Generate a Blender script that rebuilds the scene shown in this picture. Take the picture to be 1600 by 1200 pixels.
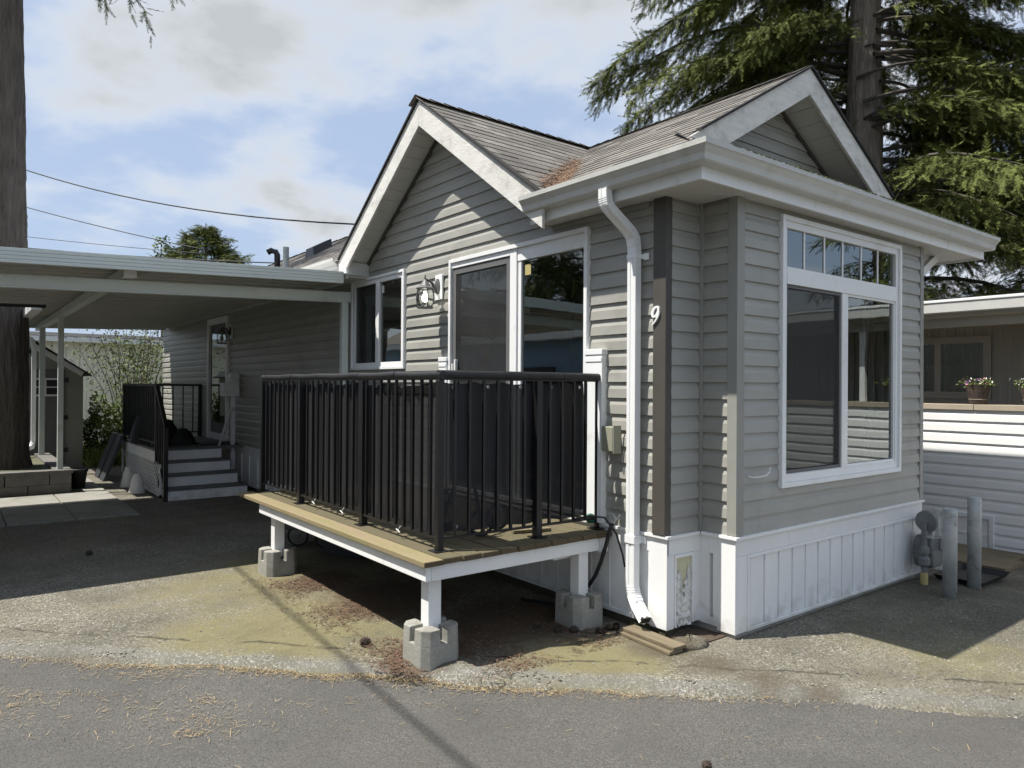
import bpy, math, random
import numpy as np
from mathutils import Vector, Matrix
random.seed(7)
RNG = np.random.default_rng(11)
SC = bpy.context.scene
COL = SC.collection
for o in list(bpy.data.objects):
    bpy.data.objects.remove(o)

# ------------------------------------------------------------------ camera
# world axes: X runs along the front (window) wall, Y along the long side wall, Z up
cd = bpy.data.cameras.new('camera'); cam = bpy.data.objects.new('camera', cd); COL.objects.link(cam)
SC.camera = cam
cd.sensor_width = 36.0; cd.lens = 36.0 * 1133 / 1600
cd.clip_start = 0.05; cd.clip_end = 900
TH = math.atan2(1460, 1133)
yaw = -(math.pi / 2 - TH)
R = (Matrix.Rotation(yaw, 4, 'Z') @ Matrix.Rotation(math.pi / 2 + 4 / 1133, 4, 'X')
     @ Matrix.Rotation(math.atan(.0064), 4, 'Z'))
cam.matrix_world = Matrix.Translation((-4.14, -2.901, 1.67)) @ R

# ------------------------------------------------------------------ sun and sky
SUNV = Vector((-1, .5, 2.137)).normalized()
sl = bpy.data.lights.new('sun', 'SUN'); sun = bpy.data.objects.new('sun', sl); COL.objects.link(sun)
sl.energy = 4.6; sl.angle = math.radians(.55); sl.color = (1, .955, .88)
sun.rotation_euler = SUNV.to_track_quat('Z', 'Y').to_euler()
W = bpy.data.worlds.new('World'); SC.world = W; W.use_nodes = True
nt = W.node_tree; nt.nodes.clear()
def N(t, typ, **kw):
    n = t.nodes.new(typ)
    for k, v in kw.items(): setattr(n, k, v)
    return n
out = N(nt, 'ShaderNodeOutputWorld'); bg = N(nt, 'ShaderNodeBackground'); bg.inputs[1].default_value = .142
sky = N(nt, 'ShaderNodeTexSky', sky_type='NISHITA'); sky.sun_disc = False
sky.sun_elevation = math.asin(SUNV.z); sky.sun_rotation = math.atan2(SUNV.x, SUNV.y)
sky.air_density = 1.0; sky.dust_density = 1.5; sky.ozone_density = 1.0
tc = N(nt, 'ShaderNodeTexCoord')
sep = N(nt, 'ShaderNodeSeparateXYZ'); nt.links.new(tc.outputs['Generated'], sep.inputs[0])
zz = N(nt, 'ShaderNodeMath', operation='MAXIMUM'); nt.links.new(sep.outputs[2], zz.inputs[0]); zz.inputs[1].default_value = 0
za = N(nt, 'ShaderNodeMath', operation='ADD'); nt.links.new(zz.outputs[0], za.inputs[0]); za.inputs[1].default_value = .22
dv = N(nt, 'ShaderNodeVectorMath', operation='DIVIDE'); nt.links.new(tc.outputs['Generated'], dv.inputs[0])
cmb = N(nt, 'ShaderNodeCombineXYZ')
for i in range(3): nt.links.new(za.outputs[0], cmb.inputs[i])
nt.links.new(cmb.outputs[0], dv.inputs[1])
mp = N(nt, 'ShaderNodeMapping'); mp.inputs['Location'].default_value = (7.7, 2.2, 1.5)
nt.links.new(dv.outputs[0], mp.inputs[0])
n1 = N(nt, 'ShaderNodeTexNoise'); n1.inputs['Scale'].default_value = 1.5; n1.inputs['Detail'].default_value = 9; n1.inputs['Roughness'].default_value = .55
n1.inputs['Distortion'].default_value = .05
nt.links.new(mp.outputs[0], n1.inputs['Vector'])
cr = N(nt, 'ShaderNodeValToRGB'); cr.color_ramp.elements[0].position = .455; cr.color_ramp.elements[1].position = .66
cr.color_ramp.interpolation = 'EASE'
nt.links.new(n1.outputs[0], cr.inputs[0])
# thick middles of the clouds turn a little grey
cr2 = N(nt, 'ShaderNodeValToRGB'); cr2.color_ramp.elements[0].position = .54; cr2.color_ramp.elements[1].position = .67
cr2.color_ramp.elements[0].color = (3.9, 4.0, 4.1, 1); cr2.color_ramp.elements[1].color = (2.5, 2.65, 2.8, 1)
nt.links.new(n1.outputs[0], cr2.inputs[0])
pale = N(nt, 'ShaderNodeMix', data_type='RGBA'); pale.inputs[0].default_value = .85
nt.links.new(sky.outputs[0], pale.inputs[6]); pale.inputs[7].default_value = (2.05, 2.55, 3.45, 1)
mx = N(nt, 'ShaderNodeMix', data_type='RGBA')
nt.links.new(cr.outputs[0], mx.inputs[0]); nt.links.new(pale.outputs[2], mx.inputs[6]); nt.links.new(cr2.outputs[0], mx.inputs[7])
nt.links.new(mx.outputs[2], bg.inputs[0]); nt.links.new(bg.outputs[0], out.inputs[0])

SC.view_settings.view_transform = 'Standard'; SC.view_settings.look = 'None'
SC.view_settings.exposure = 0.66; SC.view_settings.gamma = 1.0
SC.view_settings.use_curve_mapping = False
SC.render.engine = 'CYCLES'
SC.cycles.use_adaptive_sampling = True; SC.cycles.adaptive_threshold = .02; SC.cycles.caustics_reflective = False; SC.cycles.caustics_refractive = False; SC.cycles.max_bounces = 5; SC.cycles.diffuse_bounces = 3; SC.cycles.glossy_bounces = 3; SC.cycles.transparent_max_bounces = 10

# ------------------------------------------------------------------ materials
MATS = {}
def mat(name, col, rough=.6, var=.0, vscale=4.0, bump=.0, bscale=60.0, stretch=(1, 1, 1), col2=None, metal=0.0,
        spec=.5, dirt=None, dscale=1.5, dpos=(.5, .68), speck=None, sscale=120., attr=None, attr_amt=.5, trans=0.0, detail=6, bdist=.01, objvar=0., wave=0., splash=None):
    """base colour + noise variation + optional dirt layer + fine bump"""
    if name in MATS: return MATS[name]
    m = bpy.data.materials.new(name); m.use_nodes = True
    t = m.node_tree; L = t.links.new
    b = t.nodes['Principled BSDF']; b.inputs['Roughness'].default_value = rough; b.inputs['Metallic'].default_value = metal
    b.inputs['Specular IOR Level'].default_value = spec
    tc = N(t, 'ShaderNodeTexCoord'); mp = N(t, 'ShaderNodeMapping'); mp.inputs['Scale'].default_value = stretch
    geo = N(t, 'ShaderNodeNewGeometry')
    L(geo.outputs['Position'], mp.inputs[0])
    c = N(t, 'ShaderNodeRGB'); c.outputs[0].default_value = (*col, 1); cur = c.outputs[0]
    if var or col2:
        n = N(t, 'ShaderNodeTexNoise'); n.inputs['Scale'].default_value = vscale; n.inputs['Detail'].default_value = detail
        n.inputs['Roughness'].default_value = .6
        L(mp.outputs[0], n.inputs['Vector'])
        if col2:
            r = N(t, 'ShaderNodeValToRGB'); r.color_ramp.elements[0].position = .38; r.color_ramp.elements[1].position = .62
            L(n.outputs[0], r.inputs[0])
            x = N(t, 'ShaderNodeMix', data_type='RGBA'); L(r.outputs[0], x.inputs[0]); L(cur, x.inputs[6]); x.inputs[7].default_value = (*col2, 1)
            cur = x.outputs[2]
        if var:
            r = N(t, 'ShaderNodeMapRange'); r.inputs[1].default_value = .25; r.inputs[2].default_value = .75
            r.inputs[3].default_value = 1 - var; r.inputs[4].default_value = 1 + var
            L(n.outputs[0], r.inputs[0])
            x = N(t, 'ShaderNodeVectorMath', operation='SCALE'); L(cur, x.inputs[0]); L(r.outputs[0], x.inputs['Scale']); cur = x.outputs[0]
    if speck:
        v = N(t, 'ShaderNodeTexVoronoi'); v.inputs['Scale'].default_value = sscale; L(geo.outputs['Position'], v.inputs['Vector'])
        r = N(t, 'ShaderNodeMapRange'); r.inputs[3].default_value = 1 - speck; r.inputs[4].default_value = 1 + speck
        sp = N(t, 'ShaderNodeSeparateColor'); L(v.outputs['Color'], sp.inputs[0]); L(sp.outputs[0], r.inputs[0])
        x = N(t, 'ShaderNodeVectorMath', operation='SCALE'); L(cur, x.inputs[0]); L(r.outputs[0], x.inputs['Scale']); cur = x.outputs[0]
    if attr:
        a = N(t, 'ShaderNodeAttribute', attribute_name=attr)
        r = N(t, 'ShaderNodeMapRange'); r.inputs[3].default_value = 1 - attr_amt; r.inputs[4].default_value = 1 + attr_amt
        L(a.outputs['Fac'], r.inputs[0])
        x = N(t, 'ShaderNodeVectorMath', operation='SCALE'); L(cur, x.inputs[0]); L(r.outputs[0], x.inputs['Scale']); cur = x.outputs[0]
    if objvar:
        oi = N(t, 'ShaderNodeObjectInfo'); r = N(t, 'ShaderNodeMapRange'); r.inputs[3].default_value = 1 - objvar; r.inputs[4].default_value = 1 + objvar
        L(oi.outputs['Random'], r.inputs[0]); x = N(t, 'ShaderNodeVectorMath', operation='SCALE'); L(cur, x.inputs[0]); L(r.outputs[0], x.inputs['Scale']); cur = x.outputs[0]
    if splash:   # blotches of soil and algae thrown up on the lowest part
        n = N(t, 'ShaderNodeTexNoise'); n.inputs['Scale'].default_value = 9; n.inputs['Detail'].default_value = 7; L(geo.outputs['Position'], n.inputs['Vector'])
        sx = N(t, 'ShaderNodeSeparateXYZ'); L(geo.outputs['Position'], sx.inputs[0])
        r = N(t, 'ShaderNodeMapRange'); r.inputs[1].default_value = .02; r.inputs[2].default_value = .24; r.inputs[3].default_value = .22; r.inputs[4].default_value = -.1; L(sx.outputs[2], r.inputs[0])
        ad = N(t, 'ShaderNodeMath', operation='ADD'); L(n.outputs[0], ad.inputs[0]); L(r.outputs[0], ad.inputs[1])
        r2 = N(t, 'ShaderNodeMapRange'); r2.inputs[1].default_value = .55; r2.inputs[2].default_value = .8; r2.inputs[4].default_value = .32; L(ad.outputs[0], r2.inputs[0])
        x = N(t, 'ShaderNodeMix', data_type='RGBA'); L(r2.outputs[0], x.inputs[0]); L(cur, x.inputs[6]); x.inputs[7].default_value = (*splash, 1); cur = x.outputs[2]
    if dirt:
        n = N(t, 'ShaderNodeTexNoise'); n.inputs['Scale'].default_value = dscale; n.inputs['Detail'].default_value = 8; n.inputs['Roughness'].default_value = .7
        L(geo.outputs['Position'], n.inputs['Vector'])
        r = N(t, 'ShaderNodeMapRange'); r.inputs[1].default_value = dpos[0]; r.inputs[2].default_value = dpos[1]; L(n.outputs[0], r.inputs[0])
        x = N(t, 'ShaderNodeMix', data_type='RGBA'); L(r.outputs[0], x.inputs[0]); L(cur, x.inputs[6]); x.inputs[7].default_value = (*dirt, 1)
        cur = x.outputs[2]
    L(cur, b.inputs['Base Color'])
    if bump:
        n = N(t, 'ShaderNodeTexNoise'); n.inputs['Scale'].default_value = bscale; n.inputs['Detail'].default_value = 5
        L(mp.outputs[0], n.inputs['Vector'])
        bp = N(t, 'ShaderNodeBump'); bp.inputs['Strength'].default_value = bump; bp.inputs['Distance'].default_value = bdist
        L(n.outputs[0], bp.inputs['Height']); L(bp.outputs[0], b.inputs['Normal'])
        if wave:
            n = N(t, 'ShaderNodeTexNoise'); n.inputs['Scale'].default_value = 2.2; n.inputs['Detail'].default_value = 2; L(geo.outputs['Position'], n.inputs['Vector'])
            b2 = N(t, 'ShaderNodeBump'); b2.inputs['Strength'].default_value = wave; b2.inputs['Distance'].default_value = .05
            L(n.outputs[0], b2.inputs['Height']); L(bp.outputs[0], b2.inputs['Normal']); L(b2.outputs[0], b.inputs['Normal'])
    if trans:
        o = t.nodes['Material Output']; tr = N(t, 'ShaderNodeBsdfTranslucent'); L(cur, tr.inputs[0])
        s = N(t, 'ShaderNodeMixShader'); s.inputs[0].default_value = trans
        L(b.outputs[0], s.inputs[1]); L(tr.outputs[0], s.inputs[2]); L(s.outputs[0], o.inputs[0])
    MATS[name] = m
    return m

mat('siding', (.335, .33, .297), .45, var=.10, vscale=2.2, bump=.12, bscale=90, stretch=(1, 1, 3), dirt=(.19, .185, .155), dscale=1.1, dpos=(.55, .85), bdist=.004, objvar=.05, wave=.35)
mat('siding_front', (.352, .349, .32), .45, var=.08, vscale=2.2, bump=.12, bscale=90, stretch=(1, 1, 3), dirt=(.21, .205, .18), dscale=1.3, dpos=(.55, .85), bdist=.004, objvar=.05, wave=.35)  # same vinyl as siding, lightened to stand for more ambient on the front
mat('corner_trim', (.078, .072, .062), .45, var=.08, bump=.05, bscale=60)
mat('corner_trim_light', (.29, .288, .26), .45, var=.08, bump=.05, bscale=60)
mat('white_paint', (.80, .805, .80), .5, var=.05, vscale=3, bump=.12, bscale=50, stretch=(1, 1, .2), dirt=(.42, .41, .34), dscale=2.5, dpos=(.58, .9), bdist=.004, splash=(.22, .20, .13), objvar=.03)
mat('white_vinyl', (.82, .83, .83), .35, var=.04, vscale=3, dirt=(.5, .5, .44), dscale=3, dpos=(.57, .9), splash=(.24, .22, .14), objvar=.03)
mat('rake_wood', (.66, .65, .61), .6, var=.12, vscale=6, bump=.35, bscale=26, stretch=(1, 1, 5), dirt=(.36, .35, .31), dscale=4, dpos=(.52, .78), bdist=.008)
mat('soffit', (.58, .58, .55), .5, var=.04, vscale=3)
mat('gutter', (.55, .55, .525), .38, var=.06, vscale=5, dirt=(.36, .36, .27), dscale=3.5, dpos=(.54, .85))
mat('gutter_moss', (.10, .12, .035), .9, var=.4, vscale=30, bump=.6, bscale=120)
mat('shingle', (.16, .146, .128), .85, var=.25, vscale=1.4, speck=.32, sscale=160, attr='tint', attr_amt=.30, bump=.4, bscale=170, bdist=.004)
mat('tar', (.02, .019, .018), .8)
mat('black_metal', (.009, .009, .010), .38, var=.15, bump=.04, bscale=40)
mat('rail_foam', (.014, .014, .016), .55, var=.3, vscale=9, bump=.2, bscale=40)
mat('deck_wood', (.31, .245, .145), .8, var=.34, vscale=2.2, stretch=(9, 1, 9), col2=(.19, .165, .075), bump=.5, bscale=30, speck=.10, sscale=240, bdist=.004)
mat('deck_mossy_shaded', (.135, .112, .065), .85, var=.30, vscale=2.2, stretch=(9, 1, 9), col2=(.085, .075, .038), bump=.5, bscale=30, speck=.10, sscale=240, bdist=.004)  # mossy boards, with the shade of railing and cloth darkened into the colour
mat('deck_end', (.10, .072, .04), .85, var=.3, vscale=20, bump=.4, bscale=70)
mat('old_wood', (.18, .145, .09), .85, var=.3, vscale=3, stretch=(10, 1, 6), bump=.5, bscale=26)
mat('concrete', (.30, .295, .26), .9, var=.16, vscale=7, speck=.16, sscale=190, bump=.45, bscale=110, dirt=(.13, .115, .085), dscale=3.2, dpos=(.5, .78), bdist=.004)
mat('slab', (.27, .265, .235), .9, var=.15, vscale=3, speck=.1, sscale=170, bump=.3, bscale=110, dirt=(.14, .13, .095), dscale=1.6, dpos=(.5, .8), bdist=.004)
mat('block', (.15, .145, .135), .9, var=.2, vscale=6, speck=.12, bump=.4, bscale=100)
mat('gravel', (.22, .21, .18), .95, var=.2, vscale=9, speck=.5, sscale=110, bump=.8, bscale=110)
mat('bark', (.23, .195, .165), .95, var=.45, vscale=7, stretch=(2.2, 2.2, .35), bump=1.0, bscale=16, bdist=.05)
mat('limb_bark', (.075, .065, .055), .95, var=.3, vscale=9)
mat('bark_dark', (.115, .098, .085), .95, var=.45, vscale=7, stretch=(2.2, 2.2, .35), bump=1.0, bscale=14, bdist=.05)
mat('spruce', (.092, .108, .027), .75, attr='tint', attr_amt=.8, spec=.25)
mat('leaf', (.125, .17, .045), .6, attr='tint', attr_amt=.6, spec=.3)
mat('grass', (.17, .21, .05), .7, attr='tint', attr_amt=.5)
mat('stem', (.14, .115, .08), .85, var=.2)
mat('needle_tan', (.30, .225, .12), .85, attr='tint', attr_amt=.7)
mat('needle_brown', (.13, .08, .05), .9, attr='tint', attr_amt=.5)
mat('needle_red', (.19, .115, .07), .9, attr='tint', attr_amt=.5)
mat('carport_metal', (.64, .69, .66), .35, var=.07, vscale=3, stretch=(.3, 1, 3), dirt=(.36, .40, .34), dscale=2.2, dpos=(.55, .85))
mat('carport_ceiling', (.56, .57, .56), .4, var=.06, vscale=3)
mat('galv', (.40, .42, .42), .5, var=.22, vscale=9, metal=.1, bump=.15, bscale=60, dirt=(.13, .10, .075), dscale=5, dpos=(.55, .75))
mat('meter_grey', (.16, .17, .17), .5, var=.2, vscale=12, bump=.15, bscale=60)
mat('yellow', (.45, .38, .16), .6)
mat('rubber', (.014, .014, .015), .6, bump=.1, bscale=60)
mat('white_plastic', (.72, .72, .70), .4, var=.05)
mat('cream_metal', (.76, .74, .62), .5, var=.07, vscale=2, stretch=(1, 1, .2), dirt=(.42, .40, .32), dscale=1.4, dpos=(.55, .85))
mat('shed_wall', (.31, .30, .265), .65, var=.1)
mat('shed_grey', (.13, .13, .13), .6, var=.1)
mat('beige_wood', (.40, .34, .26), .7, var=.12, vscale=5)
mat('porch_wall', (.44, .42, .38), .7, var=.08, vscale=3, stretch=(1, 1, .3))
mat('outlet_tan', (.30, .30, .23), .5, var=.08)
mat('bronze', (.13, .13, .13), .5, metal=.25, var=.3, vscale=40)
mat('barrel', (.085, .062, .05), .8, var=.25, vscale=12)
mat('petal_white', (.75, .74, .70), .6); mat('petal_purple', (.10, .02, .22), .6); mat('petal_pink', (.55, .22, .28), .6)
mat('interior', (.085, .085, .083), .9)
mat('blind', (.32, .32, .32), .6)
mat('moss_lump', (.06, .058, .032), .95, var=.35, vscale=14, bump=.7, bscale=70)
mat('blue_paint', (.25, .38, .55), .4, var=.06); mat('tan_tarp', (.42, .33, .22), .7, var=.12, vscale=3)
mat('grey_plastic', (.045, .05, .055), .5); mat('rim_grey', (.16, .16, .17), .45)
mat('rot_wood', (.74, .74, .71), .85, var=.10, vscale=16, bump=1.0, bscale=16, stretch=(1, 1, 3), dirt=(.50, .48, .40), dscale=7, dpos=(.55, .75), bdist=.012)
mat('foam_yellow', (.60, .58, .40), .8, var=.08, vscale=8)
mat('cone_brown', (.05, .036, .026), .9, var=.3, vscale=60, bump=.8, bscale=80)
mat('green_tap', (.01, .11, .06), .5)

def emit(name, col, s):
    m = bpy.data.materials.new(name); m.use_nodes = True; b = m.node_tree.nodes['Principled BSDF']
    b.inputs['Base Color'].default_value = (*col, 1); b.inputs['Emission Color'].default_value = (*col, 1); b.inputs['Emission Strength'].default_value = s
    MATS[name] = m
emit('bulb', (1, .95, .85), 6.0)

def glassmat(name, tint, ior, rough=0.0, wob=.0):
    m = bpy.data.materials.new(name); m.use_nodes = True; t = m.node_tree; L = t.links.new
    t.nodes.remove(t.nodes['Principled BSDF']); o = t.nodes['Material Output']
    fr = N(t, 'ShaderNodeFresnel'); fr.inputs[0].default_value = ior
    tr = N(t, 'ShaderNodeBsdfTransparent'); tr.inputs[0].default_value = (*tint, 1)
    gl = N(t, 'ShaderNodeBsdfGlossy'); gl.inputs['Roughness'].default_value = rough; gl.inputs[0].default_value = (.92, .98, .96, 1)
    if wob:
        g = N(t, 'ShaderNodeNewGeometry'); n = N(t, 'ShaderNodeTexNoise'); n.inputs['Scale'].default_value = 1.6; n.inputs['Detail'].default_value = 1
        L(g.outputs['Position'], n.inputs['Vector']); bp = N(t, 'ShaderNodeBump'); bp.inputs['Strength'].default_value = wob; bp.inputs['Distance'].default_value = .02
        L(n.outputs[0], bp.inputs['Height']); L(bp.outputs[0], gl.inputs['Normal'])
    s = N(t, 'ShaderNodeMixShader'); L(fr.outputs[0], s.inputs[0]); L(tr.outputs[0], s.inputs[1]); L(gl.outputs[0], s.inputs[2]); L(s.outputs[0], o.inputs[0])
    MATS[name] = m
glassmat('glass', (.62, .68, .66), 2.9, 0.0, .12)
glassmat('lamp_glass', (.9, .92, .9), 1.45)

def meshcloth(name, col, op, gloss=.0, scale=900.):
    """woven screen: a fine mesh that lets a share of the light through"""
    m = bpy.data.materials.new(name); m.use_nodes = True; t = m.node_tree; L = t.links.new
    b = t.nodes['Principled BSDF']; o = t.nodes['Material Output']; b.inputs['Base Color'].default_value = (*col, 1); b.inputs['Roughness'].default_value = .7
    tr = N(t, 'ShaderNodeBsdfTransparent'); s = N(t, 'ShaderNodeMixShader')
    g = N(t, 'ShaderNodeNewGeometry'); v = N(t, 'ShaderNodeTexNoise'); v.inputs['Scale'].default_value = scale; v.inputs['Detail'].default_value = 1
    L(g.outputs['Position'], v.inputs['Vector'])
    r = N(t, 'ShaderNodeMapRange'); r.inputs[1].default_value = .3; r.inputs[2].default_value = .7; r.inputs[3].default_value = max(0, op - .03); r.inputs[4].default_value = min(1, op + .025)
    L(v.outputs[0], r.inputs[0])
    n = N(t, 'ShaderNodeTexNoise'); n.inputs['Scale'].default_value = 3; n.inputs['Detail'].default_value = 4; L(g.outputs['Position'], n.inputs['Vector'])
    mr = N(t, 'ShaderNodeMapRange'); mr.inputs[3].default_value = .6; mr.inputs[4].default_value = 1.5; L(n.outputs[0], mr.inputs[0])
    x = N(t, 'ShaderNodeVectorMath', operation='SCALE'); x.inputs[0].default_value = col; L(mr.outputs[0], x.inputs['Scale']); L(x.outputs[0], b.inputs['Base Color'])
    L(r.outputs[0], s.inputs[0]); L(tr.outputs[0], s.inputs[1]); L(b.outputs[0], s.inputs[2]); L(s.outputs[0], o.inputs[0])
    MATS[name] = m
meshcloth('shade_cloth', (.013, .013, .015), .982, scale=420.)
meshcloth('insect_screen', (.036, .038, .038), .5)

def groundmat(name, base, base2, moss_amt, light):
    m = bpy.data.materials.new(name); m.use_nodes = True; t = m.node_tree; L = t.links.new
    b = t.nodes['Principled BSDF']; b.inputs['Roughness'].default_value = .9; b.inputs['Specular IOR Level'].default_value = .3
    g = N(t, 'ShaderNodeNewGeometry'); P = g.outputs['Position']
    def noise(sc, det=6, ro=.6, off=0):
        mp = N(t, 'ShaderNodeMapping'); mp.inputs['Location'].default_value = (off, off * .7, off * .3); L(P, mp.inputs[0])
        n = N(t, 'ShaderNodeTexNoise'); n.inputs['Scale'].default_value = sc; n.inputs['Detail'].default_value = det; n.inputs['Roughness'].default_value = ro
        L(mp.outputs[0], n.inputs['Vector']); return n.outputs[0]
    def rng(s, a, bb, c=0., d=1.):
        r = N(t, 'ShaderNodeMapRange'); r.inputs[1].default_value = a; r.inputs[2].default_value = bb; r.inputs[3].default_value = c; r.inputs[4].default_value = d
        L(s, r.inputs[0]); return r.outputs[0]
    def mixc(f, a, c):
        x = N(t, 'ShaderNodeMix', data_type='RGBA'); L(f, x.inputs[0])
        if isinstance(a, tuple): x.inputs[6].default_value = (*a, 1)
        else: L(a, x.inputs[6])
        if isinstance(c, tuple): x.inputs[7].default_value = (*c, 1)
        else: L(c, x.inputs[7])
        return x.outputs[2]
    def math2(op, a, c):
        x = N(t, 'ShaderNodeMath', operation=op)
        for i, s in enumerate((a, c)):
            if isinstance(s, (int, float)): x.inputs[i].default_value = s
            else: L(s, x.inputs[i])
        return x.outputs[0]
    def blob(cx, cy, r0, r1):   # soft round patch on the ground
        d = N(t, 'ShaderNodeVectorMath', operation='DISTANCE'); L(P, d.inputs[0]); d.inputs[1].default_value = (cx, cy, 0)
        return rng(d.outputs['Value'], r0, r1, 1., 0.)
    cur = mixc(rng(noise(1.3), .35, .65), base, base2)
    v = N(t, 'ShaderNodeTexVoronoi'); v.inputs['Scale'].default_value = 115 if moss_amt else 190; L(P, v.inputs['Vector'])
    sp = N(t, 'ShaderNodeSeparateColor'); L(v.outputs['Color'], sp.inputs[0])
    stone = math2('MULTIPLY', rng(sp.outputs[0], .62, .95), rng(noise(2.1, off=4), .3, .62))
    cur = mixc(math2('MULTIPLY', stone, light), cur, (.40, .385, .33))
    darkst = math2('MULTIPLY', rng(sp.outputs[1], .6, 1.), .75)
    cur = mixc(darkst, cur, (.035, .034, .03))
    if moss_amt:
        mm = noise(2.2, 9, .68, 2.3); m2 = noise(26, 4, .6, 7)
        a = blob(-2.3, 1.9, .2, 1.3); c = blob(-1.05, .35, .15, .75); e = blob(-1.9, 3.3, .3, 1.6); h = blob(.9, -1.0, .2, 1.2)
        k = math2('MAXIMUM', math2('MAXIMUM', a, c), math2('MAXIMUM', math2('MULTIPLY', e, .8), math2('MULTIPLY', h, .55)))
        f = rng(math2('ADD', math2('MULTIPLY', k, .55), math2('ADD', mm, math2('MULTIPLY', m2, .34))), .78, 1.15)
        cur = mixc(math2('MULTIPLY', f, moss_amt), cur, (.19, .17, .085))
        dt = N(t, 'ShaderNodeVectorMath', operation='DOT_PRODUCT'); L(P, dt.inputs[0]); dt.inputs[1].default_value = (.70711, .70711, 0)
        sd = math2('ADD', math2('ADD', dt.outputs['Value'], .8485), math2('MULTIPLY', math2('SUBTRACT', noise(3.1, 6, .6, 5), .5), .22))
        band = math2('MULTIPLY', rng(sd, -.02, .05), rng(sd, .15, .08))
        cur = mixc(math2('MULTIPLY', band, .8), cur, mixc(stone, (.16, .155, .135), (.33, .32, .29)))
        crack = math2('MULTIPLY', rng(sd, .305, .325), rng(sd, .355, .335))
        cur = mixc(math2('MULTIPLY', crack, math2('MULTIPLY', rng(noise(4, 4, .6, 8), .42, .55), .8)), cur, (.045, .04, .03))
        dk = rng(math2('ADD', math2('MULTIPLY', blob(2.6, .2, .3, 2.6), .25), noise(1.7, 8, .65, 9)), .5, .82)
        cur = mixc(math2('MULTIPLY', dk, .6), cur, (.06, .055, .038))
        wet = math2('MAXIMUM', math2('MAXIMUM', blob(-.5, -.15, .03, .34), blob(-.44, -.5, .02, .28)), math2('MAXIMUM', blob(-.3, -.78, .0, .25), blob(-.5, .2, .1, .4)))
        cur = mixc(math2('MULTIPLY', rng(math2('ADD', wet, math2('MULTIPLY', math2('SUBTRACT', noise(9, 6, .6, 6), .5), .9)), .25, .9), .75), cur, (.085, .068, .046))
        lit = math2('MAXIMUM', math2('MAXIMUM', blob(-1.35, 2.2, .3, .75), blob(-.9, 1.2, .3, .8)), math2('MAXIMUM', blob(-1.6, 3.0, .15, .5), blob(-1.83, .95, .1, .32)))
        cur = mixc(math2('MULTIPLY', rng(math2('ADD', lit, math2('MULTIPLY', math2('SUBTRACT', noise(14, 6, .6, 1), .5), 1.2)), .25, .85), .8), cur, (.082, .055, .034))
    else:
        dk = rng(noise(.6, 8, .65, 3), .48, .75)
        cur = mixc(math2('MULTIPLY', dk, .35), cur, (.082, .076, .067))
    L(cur, b.inputs['Base Color'])
    bp = N(t, 'ShaderNodeBump'); bp.inputs['Strength'].default_value = .7 if moss_amt else .4; bp.inputs['Distance'].default_value = .006
    hh = math2('ADD', math2('MULTIPLY', sp.outputs[2], .7), noise(55, 5)); L(hh, bp.inputs['Height']); L(bp.outputs[0], b.inputs['Normal'])
    MATS[name] = m
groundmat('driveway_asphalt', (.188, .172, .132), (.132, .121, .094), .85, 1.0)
groundmat('road_asphalt', (.106, .102, .094), (.089, .086, .080), 0, .24)
mat('soil', (.07, .05, .034), .95, var=.4, vscale=14, bump=.8, bscale=60)
mat('earth', (.10, .10, .06), .95, var=.3, vscale=1)

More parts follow.
